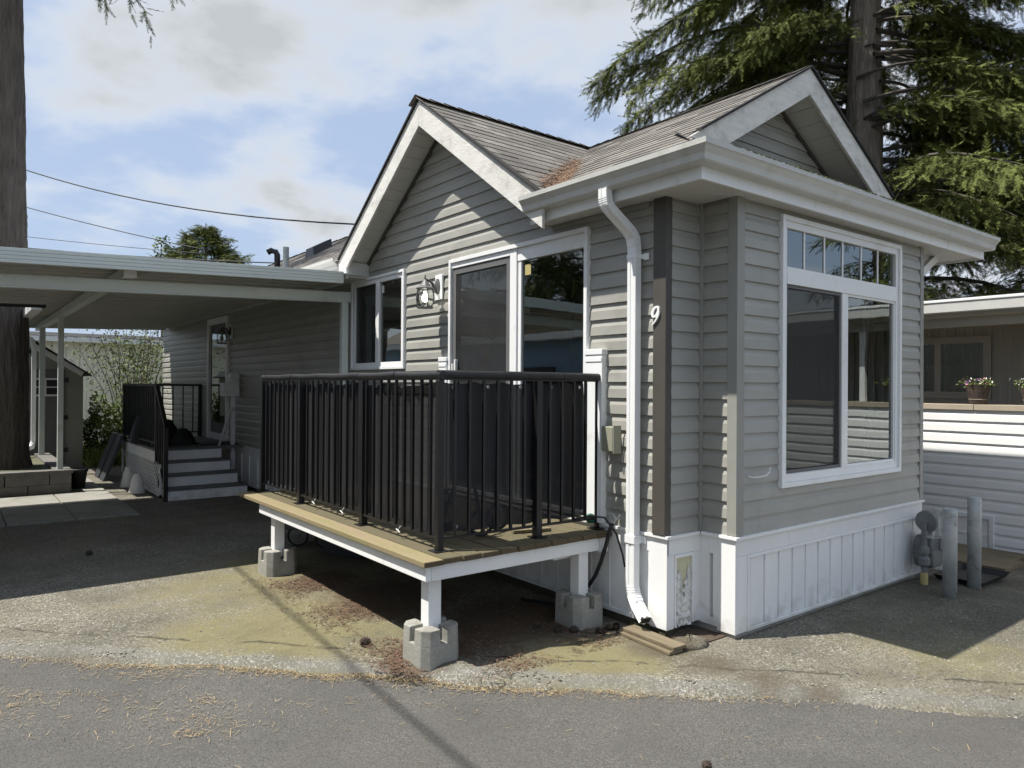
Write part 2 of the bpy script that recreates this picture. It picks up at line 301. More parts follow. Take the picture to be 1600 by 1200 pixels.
# ------------------------------------------------------------------ mesh helpers
class MB:
    def __init__(s): s.v = []; s.f = []; s.sm = False
    def add(s, vs, fs):
        n = len(s.v); s.v += [tuple(p) for p in vs]; s.f += [tuple(i + n for i in f) for f in fs]; return s
    def box(s, x0, x1, y0, y1, z0, z1):
        return s.add([(x0, y0, z0), (x1, y0, z0), (x1, y1, z0), (x0, y1, z0), (x0, y0, z1), (x1, y0, z1), (x1, y1, z1), (x0, y1, z1)],
                     [(0, 3, 2, 1), (4, 5, 6, 7), (0, 1, 5, 4), (1, 2, 6, 5), (2, 3, 7, 6), (3, 0, 4, 7)])
    def bar(s, p, q, w, h, up=(0, 0, 1)):
        p = Vector(p); q = Vector(q); d = (q - p).normalized(); up = Vector(up)
        if abs(d.dot(up)) > .98: up = Vector((1, 0, 0))
        a = d.cross(up).normalized() * w / 2; b = a.cross(d).normalized() * h / 2
        vs = [p - a - b, p + a - b, p + a + b, p - a + b, q - a - b, q + a - b, q + a + b, q - a + b]
        return s.add(vs, [(3, 2, 1, 0), (4, 5, 6, 7), (0, 1, 5, 4), (1, 2, 6, 5), (2, 3, 7, 6), (3, 0, 4, 7)])
    def tube(s, path, r, n=8, caps=True):
        path = [Vector(p) for p in path]; m = len(path); rs = r if isinstance(r, (list, tuple)) else [r] * m
        vs = []; ref = Vector((0, 0, 1))
        d0 = (path[1] - path[0]).normalized()
        if abs(d0.z) > .9: ref = Vector((1, 0, 0))
        for i, p in enumerate(path):
            d = (path[min(i + 1, m - 1)] - path[max(i - 1, 0)]).normalized()
            a = d.cross(ref)
            a = a.normalized() if a.length > 1e-4 else Vector((1, 0, 0)); b = d.cross(a).normalized(); ref = -b if False else ref
            for k in range(n):
                t = 2 * math.pi * k / n; vs.append(p + (a * math.cos(t) + b * math.sin(t)) * rs[i])
        fs = [(i * n + k, i * n + (k + 1) % n, (i + 1) * n + (k + 1) % n, (i + 1) * n + k) for i in range(m - 1) for k in range(n)]
        if caps: fs += [tuple(range(n))[::-1], tuple((m - 1) * n + k for k in range(n))]
        return s.add(vs, fs)
    def sweep(s, path, prof, frames):
        """profile (a,b) swept along path; frames[i] = (A,B) vectors"""
        n = len(prof); vs = []
        for p, (A, B) in zip(path, frames):
            for a, b in prof: vs.append(Vector(p) + Vector(A) * a + Vector(B) * b)
        m = len(path)
        fs = [(i * n + k, i * n + (k + 1) % n, (i + 1) * n + (k + 1) % n, (i + 1) * n + k) for i in range(m - 1) for k in range(n)]
        fs += [tuple(range(n))[::-1], tuple((m - 1) * n + k for k in range(n))]
        return s.add(vs, fs)
    def lathe(s, prof, c, n=16):
        vs = []; m = len(prof)
        for r, z in prof:
            for k in range(n):
                t = 2 * math.pi * k / n; vs.append((c[0] + r * math.cos(t), c[1] + r * math.sin(t), c[2] + z))
        fs = [(i * n + k, i * n + (k + 1) % n, (i + 1) * n + (k + 1) % n, (i + 1) * n + k) for i in range(m - 1) for k in range(n)]
        fs += [tuple(range(n))[::-1], tuple((m - 1) * n + k for k in range(n))]
        return s.add(vs, fs)
    def disc(s, c, axis, r, t, n=20):
        c = Vector(c); ax = Vector(axis).normalized()
        return s.tube([c - ax * t / 2, c + ax * t / 2], r, n)
    def prism(s, poly, vec):
        n = len(poly); v = Vector(vec); vs = [Vector(p) for p in poly] + [Vector(p) + v for p in poly]
        fs = [tuple(range(n))[::-1], tuple(range(n, 2 * n))] + [(k, (k + 1) % n, n + (k + 1) % n, n + k) for k in range(n)]
        return s.add(vs, fs)
    def torus(s, c, axis, R_, r, n=28, m=8):
        ax = Vector(axis).normalized(); a = ax.orthogonal().normalized(); b = ax.cross(a); c = Vector(c); vs = []
        for i in range(n):
            t = 2 * math.pi * i / n; d = a * math.cos(t) + b * math.sin(t)
            for k in range(m):
                q = 2 * math.pi * k / m; vs.append(c + d * (R_ + r * math.cos(q)) + ax * r * math.sin(q))
        return s.add(vs, [(i * m + k, i * m + (k + 1) % m, ((i + 1) % n) * m + (k + 1) % m, ((i + 1) % n) * m + k) for i in range(n) for k in range(m)])

def mkobj(name, me, m, parent=None, bevel=0, smooth=False):
    o = bpy.data.objects.new(name, me); COL.objects.link(o)
    if m is not None and not me.materials: me.materials.append(MATS[m])
    if parent is not None: o.parent = parent
    if smooth:
        for p in me.polygons: p.use_smooth = True
    if bevel:
        b = o.modifiers.new('bevel', 'BEVEL'); b.width = bevel; b.segments = 2; b.limit_method = 'ANGLE'
    return o
def build(name, mb, m, parent=None, bevel=0, smooth=False, **props):
    me = bpy.data.meshes.new(name); me.from_pydata([tuple(v) for v in mb.v], [], mb.f); me.update()
    o = mkobj(name, me, m, parent, bevel, smooth)
    for k, v in props.items(): o[k] = v
    return o
def npmesh(name, V, F, m, parent=None, tint=None, smooth=False, **props):
    """V (n,3), F (m,k) arrays, constant face size; tint per face"""
    V = np.asarray(V, dtype=np.float32); F = np.asarray(F, dtype=np.int32); k = F.shape[1]
    me = bpy.data.meshes.new(name); me.vertices.add(len(V)); me.vertices.foreach_set('co', V.ravel())
    me.loops.add(F.size); me.loops.foreach_set('vertex_index', F.ravel())
    me.polygons.add(len(F)); me.polygons.foreach_set('loop_start', np.arange(0, F.size, k, dtype=np.int32))
    me.update(calc_edges=True)
    if tint is not None:
        a = me.attributes.new('tint', 'FLOAT', 'FACE'); a.data.foreach_set('value', np.asarray(tint, dtype=np.float32))
    o = mkobj(name, me, m, parent, smooth=smooth)
    for kk, v in props.items(): o[kk] = v
    return o
def thing(name, label, cat, group=None, loc=(0, 0, 0)):
    o = bpy.data.objects.new(name, None); COL.objects.link(o); o.location = loc; o.empty_display_size = .1
    o['label'] = label; o['category'] = cat
    if group: o['group'] = group
    return o
def tag(o, label, cat, group=None):
    o['label'] = label; o['category'] = cat
    if group: o['group'] = group
    return o
def box(name, b, m, parent=None, bevel=0, **p): return build(name, MB().box(*b), m, parent, bevel, **p)

# ------------------------------------------------------------------ ground, driveway lip, road
def edge_noise(a): return .03 * math.sin(a * 2.1 + 1) + .022 * math.sin(a * 5.3) + .012 * math.sin(a * 13.7 + 2) + .008 * math.sin(a * 29.)
def groundz(x): return -.045 * min(max(x - 2.4, 0), 2.6)
def sa(s, a): return ((s * 1.41421 - 1.2) / 2 + a * .70711, (s * 1.41421 - 1.2) / 2 - a * .70711)
build('ground', MB().add([(-400, -400, -.3), (400, -400, -.3), (400, 400, -.3), (-400, 400, -.3)], [(0, 1, 2, 3)]), 'earth', kind='structure')
al = list(np.arange(-60, -9, 3.)) + list(np.arange(-9, 9, .06)) + list(np.arange(9, 61, 3.))
sl_ = [(-.05, -.085), (.0, -.048), (.035, -.022), (.075, -.004), (.13, .006), (.2, .004), (.3, -.004), (.42, -.002), (.6, 0), (1.0, 0), (1.5, 0), (2, 0), (2.5, 0), (3, 0), (3.5, 0), (4, 0), (4.5, 0), (5, 0), (5.5, 0), (6, 0), (7, 0), (8, 0), (12, 0), (45, 0)]
V = []; F = []
for i, a in enumerate(al):
    for s, z in sl_:
        w = max(0, 1 - s / .5) if s < .5 else 0
        x, y = sa(s + edge_noise(a) * w, a)
        V.append((x, y, z + groundz(x) + (.004 * math.sin(a * 7.1 + s * 9) + .003 * math.sin(a * 17.3)) * w))
k = len(sl_)
for i in range(len(al) - 1):
    for j in range(k - 1): F.append((i * k + j, (i + 1) * k + j, (i + 1) * k + j + 1, i * k + j + 1))
npmesh('driveway', V, F, 'driveway_asphalt', smooth=True, kind='structure')
rv = [sa(.06, -60), sa(.06, 60), sa(-9, 60), sa(-9, -60)]
build('road', MB().add([(x, y, -.05) for x, y in rv], [(0, 1, 2, 3)]), 'road_asphalt', kind='structure')

# ------------------------------------------------------------------ siding boards
COURSE = .1143
PROF = [(0, .0), (0, .017), (.064, .0125), (.086, .004), (.1143, .0015)]   # (height, outward) dutch lap
_bc = {}
def crop_prof(lo, hi, sc=1.):
    pts = [(h * sc, o) for h, o in PROF]; outp = []
    for (h0, o0), (h1, o1) in zip(pts, pts[1:]):
        if h1 < lo - 1e-6 or h0 > hi + 1e-6: continue
        if h1 - h0 < 1e-9: outp += [(h0, o0), (h1, o1)] if lo <= h0 <= hi else []; continue
        a, b = max(h0, lo), min(h1, hi)
        if b - a < 1e-7: continue
        f = lambda h: o0 + (o1 - o0) * (h - h0) / (h1 - h0)
        for h in (a, b):
            if not outp or abs(outp[-1][0] - h) > 1e-7 or abs(outp[-1][1] - f(h)) > 1e-7: outp.append((h, f(h)))
    return outp
def board_mesh(lo, hi, m, sc=1.):
    key = (round(lo, 4), round(hi, 4), m, sc)
    if key in _bc: return _bc[key]
    pr = crop_prof(lo, hi, sc); n = len(pr)
    vs = [(0, -o, h) for h, o in pr] + [(1, -o, h) for h, o in pr]
    me = bpy.data.meshes.new('siding_board'); me.from_pydata(vs, [], [(i, n + i, n + i + 1, i + 1) for i in range(n - 1)] + [tuple(range(n)), tuple(range(2 * n - 1, n - 1, -1))]); me.update(); me.materials.append(MATS[m])
    _bc[key] = me; return me
def put_board(me, axis, const, a0, a1, z, parent, name='siding_board'):
    o = bpy.data.objects.new(name, me); COL.objects.link(o); o.parent = parent
    if axis == 'F': o.location = (a0, const, z); o.scale = (a1 - a0, 1, 1)
    else: o.location = (const, a1, z); o.rotation_euler = (0, 0, -math.pi / 2); o.scale = (a1 - a0, 1, 1)
    return o
def siding(parent, axis, const, a0, a1, z0, z1, openings=(), m='siding', course=COURSE):
    sc = course / COURSE; k = 0
    while True:
        zb = z0 + k * course; k += 1
        if zb > z1 - .01: break
        zt = min(zb + course, z1)
        ov = [o for o in openings if o[3] > zb + 1e-3 and o[2] < zt - 1e-3 and o[0] < a1 and o[1] > a0]
        segs = [(a0, a1)]
        for o in ov:
            ns = []
            for s in segs:
                if o[1] <= s[0] or o[0] >= s[1]: ns.append(s); continue
                if o[0] > s[0]: ns.append((s[0], o[0]))
                if o[1] < s[1]: ns.append((o[1], s[1]))
            segs = ns
        for s in segs:
            if s[1] - s[0] > .01: put_board(board_mesh(0, zt - zb, m, sc), axis, const, s[0], s[1], zb, parent)
        for o in ov:
            b0, b1 = max(o[0], a0), min(o[1], a1)
            if o[2] > zb + .012: put_board(board_mesh(0, o[2] - zb, m, sc), axis, const, b0, b1, zb, parent)
            if o[3] < zt - .012: put_board(board_mesh(o[3] - zb, zt - zb, m, sc), axis, const, b0, b1, zb, parent)
def gable_siding(parent, axis, const, half, zb0, apex_a, apex_z, m='siding'):
    """half(z) -> (a_lo, a_hi)"""
    z = zb0
    while z < apex_z - .03:
        pr = crop_prof(0, min(COURSE, apex_z - z - .005)); n = len(pr); vs = []
        for e in (0, 1):
            for h, o in pr:
                a = half(z + h)[e]
                vs.append((a, const - o, z + h) if axis == 'F' else (const - o, a, z + h))
        fs = [(i, n + i, n + i + 1, i + 1) for i in range(n - 1)]
        if axis != 'F': fs = [f[::-1] for f in fs]
        build('siding_board', MB().add(vs, fs), m, parent); z += COURSE
def backing(name, axis, const, a0, a1, z0, z1, openings, parent, th=.06, m='siding', inset=0.0):
    """wall sheet behind the boards with holes for the openings"""
    xs = sorted({a0, a1, *[min(max(v, a0), a1) for o in openings for v in o[:2]]}); zs = sorted({z0, z1, *[min(max(v, z0), z1) for o in openings for v in o[2:4]]})
    mb = MB()
    for xa, xb in zip(xs, xs[1:]):
        for za, zb in zip(zs, zs[1:]):
            cx, cz = (xa + xb) / 2, (za + zb) / 2
            if any(o[0] < cx < o[1] and o[2] < cz < o[3] for o in openings): continue
            if axis == 'F': mb.box(xa, xb, const + inset, const + inset + th, za, zb)
            else: mb.box(const + inset, const + inset + th, xa, xb, za, zb)
    return build(name, mb, m, parent)

# ------------------------------------------------------------------ shingled roof slopes
def clip(poly, ax, val, keep_less):
    outp = []
    for i in range(len(poly)):
        p, q = poly[i], poly[(i + 1) % len(poly)]
        a = (p[ax] <= val) if keep_less else (p[ax] >= val); b = (q[ax] <= val) if keep_less else (q[ax] >= val)
        if a: outp.append(p)
        if a != b:
            t = (val - p[ax]) / (q[ax] - p[ax]); outp.append(tuple(p[j] + (q[j] - p[j]) * t for j in range(2)))
    return outp
def shingles(name, pts, sdir, parent, expo=.14, tab=.30, m='shingle', step=.0055):
    """pts: coplanar 3D outline; sdir: direction along the courses (horizontal)"""
    P = [Vector(p) for p in pts]; S = Vector(sdir).normalized()
    nn = Vector((0, 0, 0))
    for i in range(len(P)): nn += P[i].cross(P[(i + 1) % len(P)])
    n = nn.normalized()
    if n.z < 0: n = -n
    T = n.cross(S).normalized()
    if T.z < 0: T = -T
    O = P[0]; q = [((p - O).dot(S), (p - O).dot(T)) for p in P]
    t0 = min(a[1] for a in q); t1 = max(a[1] for a in q)
    mb = MB(); tints = []; k = 0; t = t0
    while t < t1 - .005:
        row = clip(clip(q, 1, t, False), 1, t + expo + .02, True)
        if len(row) >= 3:
            s = min(a[0] for a in row) - random.random() * tab; smax = max(a[0] for a in row)
            while s < smax:
                w = tab * random.choice((.6, .85, 1, 1.15))
                c = clip(clip(row, 0, s, False), 0, s + w - .004, True); s += w
                if len(c) < 3: continue
                j = random.uniform(-.0015, .0025)
                up = lambda b: O + S * b[0] + T * b[1] + n * (.004 + (step + j) * max(0, 1 - (b[1] - t) / expo))
                vs = [up(b) for b in c]; lo = [O + S * b[0] + T * b[1] - n * .002 for b in c]; m_ = len(c)
                mb.add(vs + lo, [tuple(range(m_))] + [(i, m_ + i, m_ + (i + 1) % m_, (i + 1) % m_) for i in range(m_)])
                tints += [random.random()] * (m_ + 1)
        t += expo
    o = build(name, mb, m, parent, kind='stuff')
    a = o.data.attributes.new('tint', 'FLOAT', 'FACE'); a.data.foreach_set('value', tints)
    return o

# ================================================================== THE HOUSE
house = thing('manufactured_house', 'grey vinyl-sided home with twin gables, white skirting and black-railed deck', 'house')
WU, SK, SOF = -.345, .67, 2.946     # side wall plane, top of skirting, soffit level
BAYR, MAINR, BACK, REC = 2.76, 3.5, 14.78, .29
win_bay = (.49, 2.31, .965, 2.90)
door_patio = (1.03, 2.93, .70, 2.87)
win_small = (3.80, 5.07, 1.85, 2.90)
door_front = (9.86, 11.10, .70, 2.86)
left_open = [door_patio, win_small, door_front]
w_side = backing('side_wall', 'L', WU, REC + .062, BACK, SK, 3.0, left_open, house, inset=.0)
siding(w_side, 'L', WU, REC + .03, BACK, SK + .01, 2.955, left_open)
w_rec = backing('recess_wall', 'F', REC + .001, WU + .0, 0.06, SK, 3.0, [], house)
siding(w_rec, 'F', REC, WU + .02, -.02, SK + .01, SOF, m='siding_front')
w_ret = backing('bay_return_wall', 'L', 0, 0, REC, SK, 3.0, [], house)
siding(w_ret, 'L', 0, .05, REC - .02, SK + .01, SOF)
w_bay = backing('bay_wall', 'F', 0, .0, BAYR, SK, 3.0, [win_bay], house)
siding(w_bay, 'F', 0, .05, BAYR - .01, SK + .01, SOF, [win_bay], m='siding_front')
w_oth = build('far_wall', MB().box(BAYR - .06, BAYR, .06, REC, SK, 3.0).box(BAYR, MAINR, REC, REC + .06, SK, 3.0).box(MAINR - .06, MAINR, REC + .06, BACK, SK, 3.0).box(WU + .06, MAINR - .06, BACK - .06, BACK, SK, 3.0), 'siding', house)
build('ceiling', MB().box(WU + .06, MAINR - .06, REC + .06, BACK - .06, 2.94, 2.955).box(.06, BAYR - .06, .06, REC + .06, 2.94, 2.955), 'interior', house)
build('floor', MB().box(WU + .06, MAINR - .06, REC + .06, BACK - .06, .64, .655).box(.06, BAYR - .06, .06, REC + .06, .64, .655), 'interior', house)
build('inner_wall', MB().box(WU + .07, MAINR - .07, 6.5, 6.56, .66, 2.94).box(1.5, 1.56, 3.3, 6.5, .66, 2.94), 'interior', house)
# lining so the rooms read dark
build('wall_lining', MB().box(MAINR - .075, MAINR - .065, REC + .07, 6.5, .66, 2.94), 'interior', house)

# corner boards
def Lshape(x0, y0, x1, y1, t, z0, z1, tx=None): return MB().prism([(x0, y0, z0), (x1, y0, z0), (x1, y0 + t, z0), (x0 + (tx or t), y0 + t, z0), (x0 + (tx or t), y1, z0), (x0, y1, z0)], (0, 0, z1 - z0))
build('corner_board', Lshape(-.385, .278, -.320, .388, .024, SK + .012, SOF, .0395), 'corner_trim', house, .003)
build('corner_board', Lshape(-.021, -.022, .063, .055, .0215, SK + .012, SOF), 'corner_trim_light', house, .003)
build('inner_corner_strip', MB().box(-.034, -.001, REC - .034, REC - .001, SK + .012, SOF), 'corner_trim_light', house, .003)
build('corner_board', MB().box(BAYR - .045, BAYR + .018, -.02, .05, SK + .012, SOF), 'corner_trim_light', house, .003)

# ------------------------------------------------ skirting
sk = box('skirting', (.0, BAYR, .012, .04, .03, SK - .04), 'white_paint', house)
def tr(name, b, m='white_paint', bev=.003): return box(name, b, m, sk, bev)
tr('cap_trim', (-.035, BAYR + .02, -.035, -.001, SK - .012, SK + .010))
tr('cap_trim', (WU - .035, WU - .001, REC - .035, BACK, SK - .012, SK + .010))
tr('cap_trim', (WU - .001, -.036, REC - .035, REC - .001, SK - .012, SK + .010))
tr('cap_trim', (-.035, -.002, -.001, REC - .036, SK - .012, SK + .010))
tr('top_rail', (.0, BAYR + .012, -.016, .010, SK - .125, SK - .013))
tr('corner_stile', (.0, .115, -.015, .010, .03, SK - .126))
tr('corner_stile', (-.018, -.001, -.016, .13, .028, SK - .013))
tr('picture_trim', (.115, BAYR, -.022, .006, SK - .147, SK - .126), 'white_vinyl')
tr('picture_trim', (.115, BAYR, -.022, .006, .03, .055), 'white_vinyl')
tr('picture_trim', (.115, .138, -.0225, .006, .055, SK - .147), 'white_vinyl')
np_ = 15; x0 = .14; wpan = (BAYR - x0) / np_
for i in range(np_):
    a = x0 + i * wpan
    tr('skirt_panel', (a + .020, a + wpan, -.010 + random.uniform(-.001, .001), .012, .056, SK - .148), 'white_vinyl', .004)
    tr('panel_groove', (a, a + .020, .008, .012, .056, SK - .148), 'white_vinyl', 0)
# recess skirt with the rotten access panel
tr('recess_skirt', (WU, -.001, REC, REC + .02, .06, SK - .013))
for b in ((WU - .016, WU + .06, REC - .015, REC, .05, SK - .125), (-.085, -.001, REC - .015, REC, .06, SK - .125), (WU - .016, -.001, REC - .016, REC, SK - .125, SK - .013)): tr('recess_stile', b)
tr('picture_trim', (WU + .06, -.085, REC - .021, REC, SK - .15, SK - .126), 'white_vinyl')
tr('picture_trim', (WU + .06, WU + .076, REC - .022, REC, .06, SK - .15), 'white_vinyl')
tr('picture_trim', (-.101, -.085, REC - .022, REC, .06, SK - .15), 'white_vinyl')
tr('foam_sheet', (WU + .076, -.101, REC - .002, REC + .004, .30, SK - .15), 'foam_yellow', 0)
o = MB(); gx, gz = 14, 26
pv = []; rr = random.Random(4)
for j in range(gz + 1):
    for i in range(gx + 1):
        fx = i / gx; fz = j / gz; top = .335 + .05 * math.sin(fx * 9) + .03 * math.sin(fx * 23 + 1)
        pv.append((WU + .080 + fx * (.345 - .080 - .105), REC - .008 + rr.uniform(-.006, .004) + .006 * math.sin(fz * 40 + fx * 5), .05 + fz * top))
o.add(pv, [(j * (gx + 1) + i, j * (gx + 1) + i + 1, (j + 1) * (gx + 1) + i + 1, (j + 1) * (gx + 1) + i) for j in range(gz) for i in range(gx) if not (i in (0, 13) and rr.random() < .35) and not (i == 7 and j > 17) and not (j < 5 and rr.random() < .18)])
build('peeling_panel', o, 'rot_wood', sk, smooth=True, label='peeling rotten panel in the skirting')
# return skirt (faces the drive)
tr('return_skirt', (.020, .030, .045, REC, .05, SK - .013))
tr('return_stile', (-.016, .020, .13, .165, .05, SK - .013)); tr('return_stile', (-.0155, .020, .195, .285, .05, SK - .013))
tr('return_rail', (-.0150, .020, .165, .195, SK - .13, SK - .013)); tr('return_rail', (-.0150, .020, .165, .195, .05, .10))
# side skirt under the deck: panels with battens
tr('side_skirt', (WU + .0, WU + .02, REC + .0, BACK, .06, SK - .013))
tr('side_rail', (WU - .016, WU, .425, BACK, SK - .115, SK - .013)); tr('side_stile', (WU - .018, WU, REC - .016, .425, .05, SK - .013))
tr('side_rail', (WU - .02, WU, .425, BACK, .06, .09), 'white_vinyl')
v = .425
while v < 12:
    tr('skirt_panel', (WU - .008, WU + .001, v + .016, v + .19, .09, SK - .116), 'white_vinyl', .003); tr('batten', (WU - .014, WU + .001, v, v + .015, .09, SK - .116), 'white_vinyl', .002); v += .19 if v < 6 else .38
sill = box('sill_block', (WU - .005, WU + .1, REC + .01, 14.5, -.08, .058), 'moss_lump', house)
build('footing', MB().box(-.004, BAYR, .0, .1, -.08, .028).box(-.004, .1, .1, REC + .1, -.08, .048), 'concrete', house, .004)

# ------------------------------------------------ windows and doors
def frame_ring(mb, axis, c0, c1, a0, a1, z0, z1, w, wt=None, wb=None):
    wt = w if wt is None else wt; wb = w if wb is None else wb
    def bx(a, b, z, y): mb.box(a, b, c0, c1, z, y) if axis == 'F' else mb.box(c0, c1, a, b, z, y)
    bx(a0, a0 + w, z0, z1); bx(a1 - w, a1, z0, z1); bx(a0 + w, a1 - w, z1 - wt, z1); bx(a0 + w, a1 - w, z0, z0 + wb)
    return mb
def pane(name, axis, c, a0, a1, z0, z1, m, parent):
    vs = [(a0, c, z0), (a1, c, z0), (a1, c, z1), (a0, c, z1)] if axis == 'F' else [(c, a1, z0), (c, a0, z0), (c, a0, z1), (c, a1, z1)]
    return build(name, MB().add(vs, [(0, 1, 2, 3)]), m, parent)
# bay window
a0, a1, z0, z1 = win_bay
w = build('window', frame_ring(MB(), 'F', -.040, .03, a0, a1, z0, z1, .034), 'white_vinyl', house, .003, label='tall front picture window with a six-light transom')
build('window_frame', frame_ring(MB(), 'F', -.022, .03, a0 + .034, a1 - .034, z0 + .034, z1 - .034, .044, wt=.05, wb=.06), 'white_vinyl', w, .003)
box('transom_bar', (a0 + .078, a1 - .078, -.026, .03, 2.415, 2.538), 'white_vinyl', w, .003)
for u in (.8207, 1.102, 1.373, 1.666, 1.944): box('muntin', (u - .009, u + .009, -.006, .012, 2.538, 2.816), 'white_vinyl', w)
us = [.568, .8207, 1.102, 1.373, 1.666, 1.944, 2.234]
for ua, ub in zip(us, us[1:]): pane('glass_pane', 'F', .0, ua + .009, ub - .009, 2.538, 2.816, 'glass', w)
box('mullion', (1.345, 1.43, -.020, .03, z0 + .094, 2.415), 'white_vinyl', w, .003)
build('sash_rail', frame_ring(MB(), 'F', -.012, .02, 1.43, a1 - .078, z0 + .094, 2.415, .018), 'white_vinyl', w)
pane('glass_pane', 'F', .006, 1.44, a1 - .09, z0 + .105, 2.405, 'glass', w)
pane('glass_pane', 'F', .014, a0 + .078, 1.345, z0 + .094, 2.415, 'glass', w)
build('screen_frame', frame_ring(MB(), 'F', -.010, .004, a0 + .08, 1.343, z0 + .096, 2.413, .022), 'shed_grey', w)
pane('insect_screen', 'F', -.004, a0 + .10, 1.32, z0 + .115, 2.39, 'insect_screen', w)
# interior blind glimpsed behind the bay glass
for i in range(6): box('curtain_fold', (.60 + i * .035, .628 + i * .035, .16 + .02 * (i % 2), .17 + .02 * (i % 2), .9, 2.5), 'blind', w)
for i in range(5): box('curtain_fold', (2.05 + i * .035, 2.078 + i * .035, .16 + .02 * (i % 2), .17 + .02 * (i % 2), .9, 2.5), 'blind', w)
# small window on the side wall
a0, a1, z0, z1 = win_small
w = build('window', frame_ring(MB(), 'L', WU - .042, WU + .02, a0, a1, z0, z1, .03), 'white_vinyl', house, .003, label='small two-pane slider window between lantern and carport')
build('window_frame', frame_ring(MB(), 'L', WU - .024, WU + .02, a0 + .03, a1 - .03, z0 + .03, z1 - .03, .05), 'white_vinyl', w, .003)
box('mullion', (WU - .022, WU + .02, 4.39, 4.47, z0 + .08, z1 - .08), 'white_vinyl', w, .003)
pane('glass_pane', 'L', WU + .004, a0 + .08, 4.39, z0 + .08, z1 - .08, 'glass', w)
pane('glass_pane', 'L', WU + .006, 4.47, a1 - .08, z0 + .08, z1 - .08, 'glass', w)
pane('insect_screen', 'L', WU - .006, 4.47, a1 - .08, z0 + .08, z1 - .08, 'insect_screen', w)
box('lock_tag', (WU - .001, WU + .002, 4.31, 4.36, 2.70, 2.78), 'white_plastic', w)
# patio door
a0, a1, z0, z1 = door_patio
d = build('patio_door', frame_ring(MB(), 'L', WU - .046, WU + .03, a0, a1, z0, z1, .035), 'white_vinyl', house, .003, label='white sliding patio door behind the deck railing')
box('head_track', (WU - .030, WU + .03, 1.991, a1 - .035, z1 - .085, z1 - .035), 'white_vinyl', d, .003)
box('door_header', (WU - .020, WU + .03, a0 + .035, 1.899, 2.725, z1 - .035), 'white_vinyl', d, .003)
box('meeting_stile', (WU - .030, WU + .02, 1.90, 1.99, z0 + .035, z1 - .035), 'white_vinyl', d, .003)
box('meeting_stile', (WU - .014, WU + .02, 1.855, 1.898, z0 + .035, 2.725), 'white_vinyl', d, .003)
box('jamb_stile', (WU - .014, WU + .02, a0 + .035, a0 + .05, z0 + .035, 2.725), 'white_vinyl', d)
pane('glass_pane', 'L', WU + .004, a0 + .05, 1.855, z0 + .035, 2.725, 'glass', d)
pane('glass_pane', 'L', WU + .012, 1.99, a1 - .06, z0 + .035, z1 - .09, 'glass', d)
build('screen_frame', frame_ring(MB(), 'L', WU - .020, WU - .008, 1.995, a1 - .04, z0 + .04, z1 - .09, .055), 'shed_grey', d, .002)
pane('insect_screen', 'L', WU - .014, 2.05, a1 - .10, z0 + .10, z1 - .14, 'insect_screen', d)
build('door_handle', MB().box(WU - .05, WU - .02, 2.795, 2.82, 1.70, 1.92).box(WU - .06, WU - .02, 2.83, 2.85, 1.78, 1.88), 'white_plastic', d, .004)
box('sticker', (WU + .000, WU + .002, 1.745, 1.82, 2.60, 2.69), 'yellow', d)
for vv in ((.85, 1.025), (2.935, 3.07)):
    b_ = box('door_side_post', (WU - .060, WU - .002, vv[0], vv[1], SK + .012, 1.905), 'white_vinyl', house, .004)
    build('post_cap', MB().box(WU - .066, WU - .002, vv[0] - .006, vv[1] + .004, 1.906, 1.948), 'white_vinyl', b_, .004)
    box('post_band', (WU - .065, WU - .060, vv[0] + .004, vv[1] - .004, 1.855, 1.885), 'white_vinyl', b_, .003)
# front door under the carport
a0, a1, z0, z1 = door_front
d = build('front_door', frame_ring(MB(), 'L', WU - .05, WU + .03, a0, a1, z0, z1, .11), 'white_paint', house, .003, label='front door under the carport in white casing')
box('door_leaf', (WU - .005, WU + .03, a0 + .11, a1 - .11, z0 + .11, z1 - .11), 'shed_grey', d)
build('storm_glass', MB().add([(WU - .016, a1 - .2, 1.0), (WU - .016, a0 + .2, 1.0), (WU - .016, a0 + .2, 2.6), (WU - .016, a1 - .2, 2.6)], [(0, 1, 2, 3)]), 'glass', d)

# ------------------------------------------------ eaves: fascia, soffit, gutter
FU, FV, FR = -.58, -.157, 3.76        # fascia planes: left, front, right end
GZ = 3.12
fs = build('fascia', MB().box(FU, FU + .02, FV, 1.45, 2.928, 3.10).box(FU + .02, FR, FV, FV + .02, 2.928, 3.10).box(FR - .02, FR, FV + .02, BACK, 2.928, 3.10), 'white_vinyl', house, .003)
box('corner_cover', (FU - .004, FU + .03, FV - .004, FV + .03, 2.926, 3.06), 'white_vinyl', fs, .002)
box('fascia', (FU, FU + .02, 4.84, BACK, 2.928, 3.10), 'white_vinyl', house)
so = MB()
so_ = bpy.data.objects.new('soffit', None)
COL.objects.link(so_); so_.parent = house
def sof(b): box('soffit_panel', b, 'soffit', so_, .0015)
u = .05
while u < FR - .03:
    e = min(u + .295, FR - .022); sof((u, e - .003, FV + .021, .0 if e < BAYR + .05 else REC + .06, 2.944 + random.uniform(0, .0015), 2.957)); u += .295
sof((FU + .021, .047, FV + .021, .05, 2.945, 2.957)); sof((FU + .021, -.02, .053, REC, 2.9445, 2.957))
v = REC + .003
while v < 1.45:
    sof((FU + .021, WU, v, min(v + .295, 1.45) - .003, 2.944 + random.uniform(0, .0015), 2.957)); v += .295
box('soffit_panel', (FU + .021, WU, 4.86, BACK, 2.946, 2.957), 'soffit', so_)
box('soffit_panel', (MAINR, FR - .021, REC + .07, BACK, 2.946, 2.957), 'soffit', so_)
box('frieze_strip', (WU - .03, WU - .001, REC + .15, 1.44, 2.905, 2.942), 'corner_trim_light', house, .003)
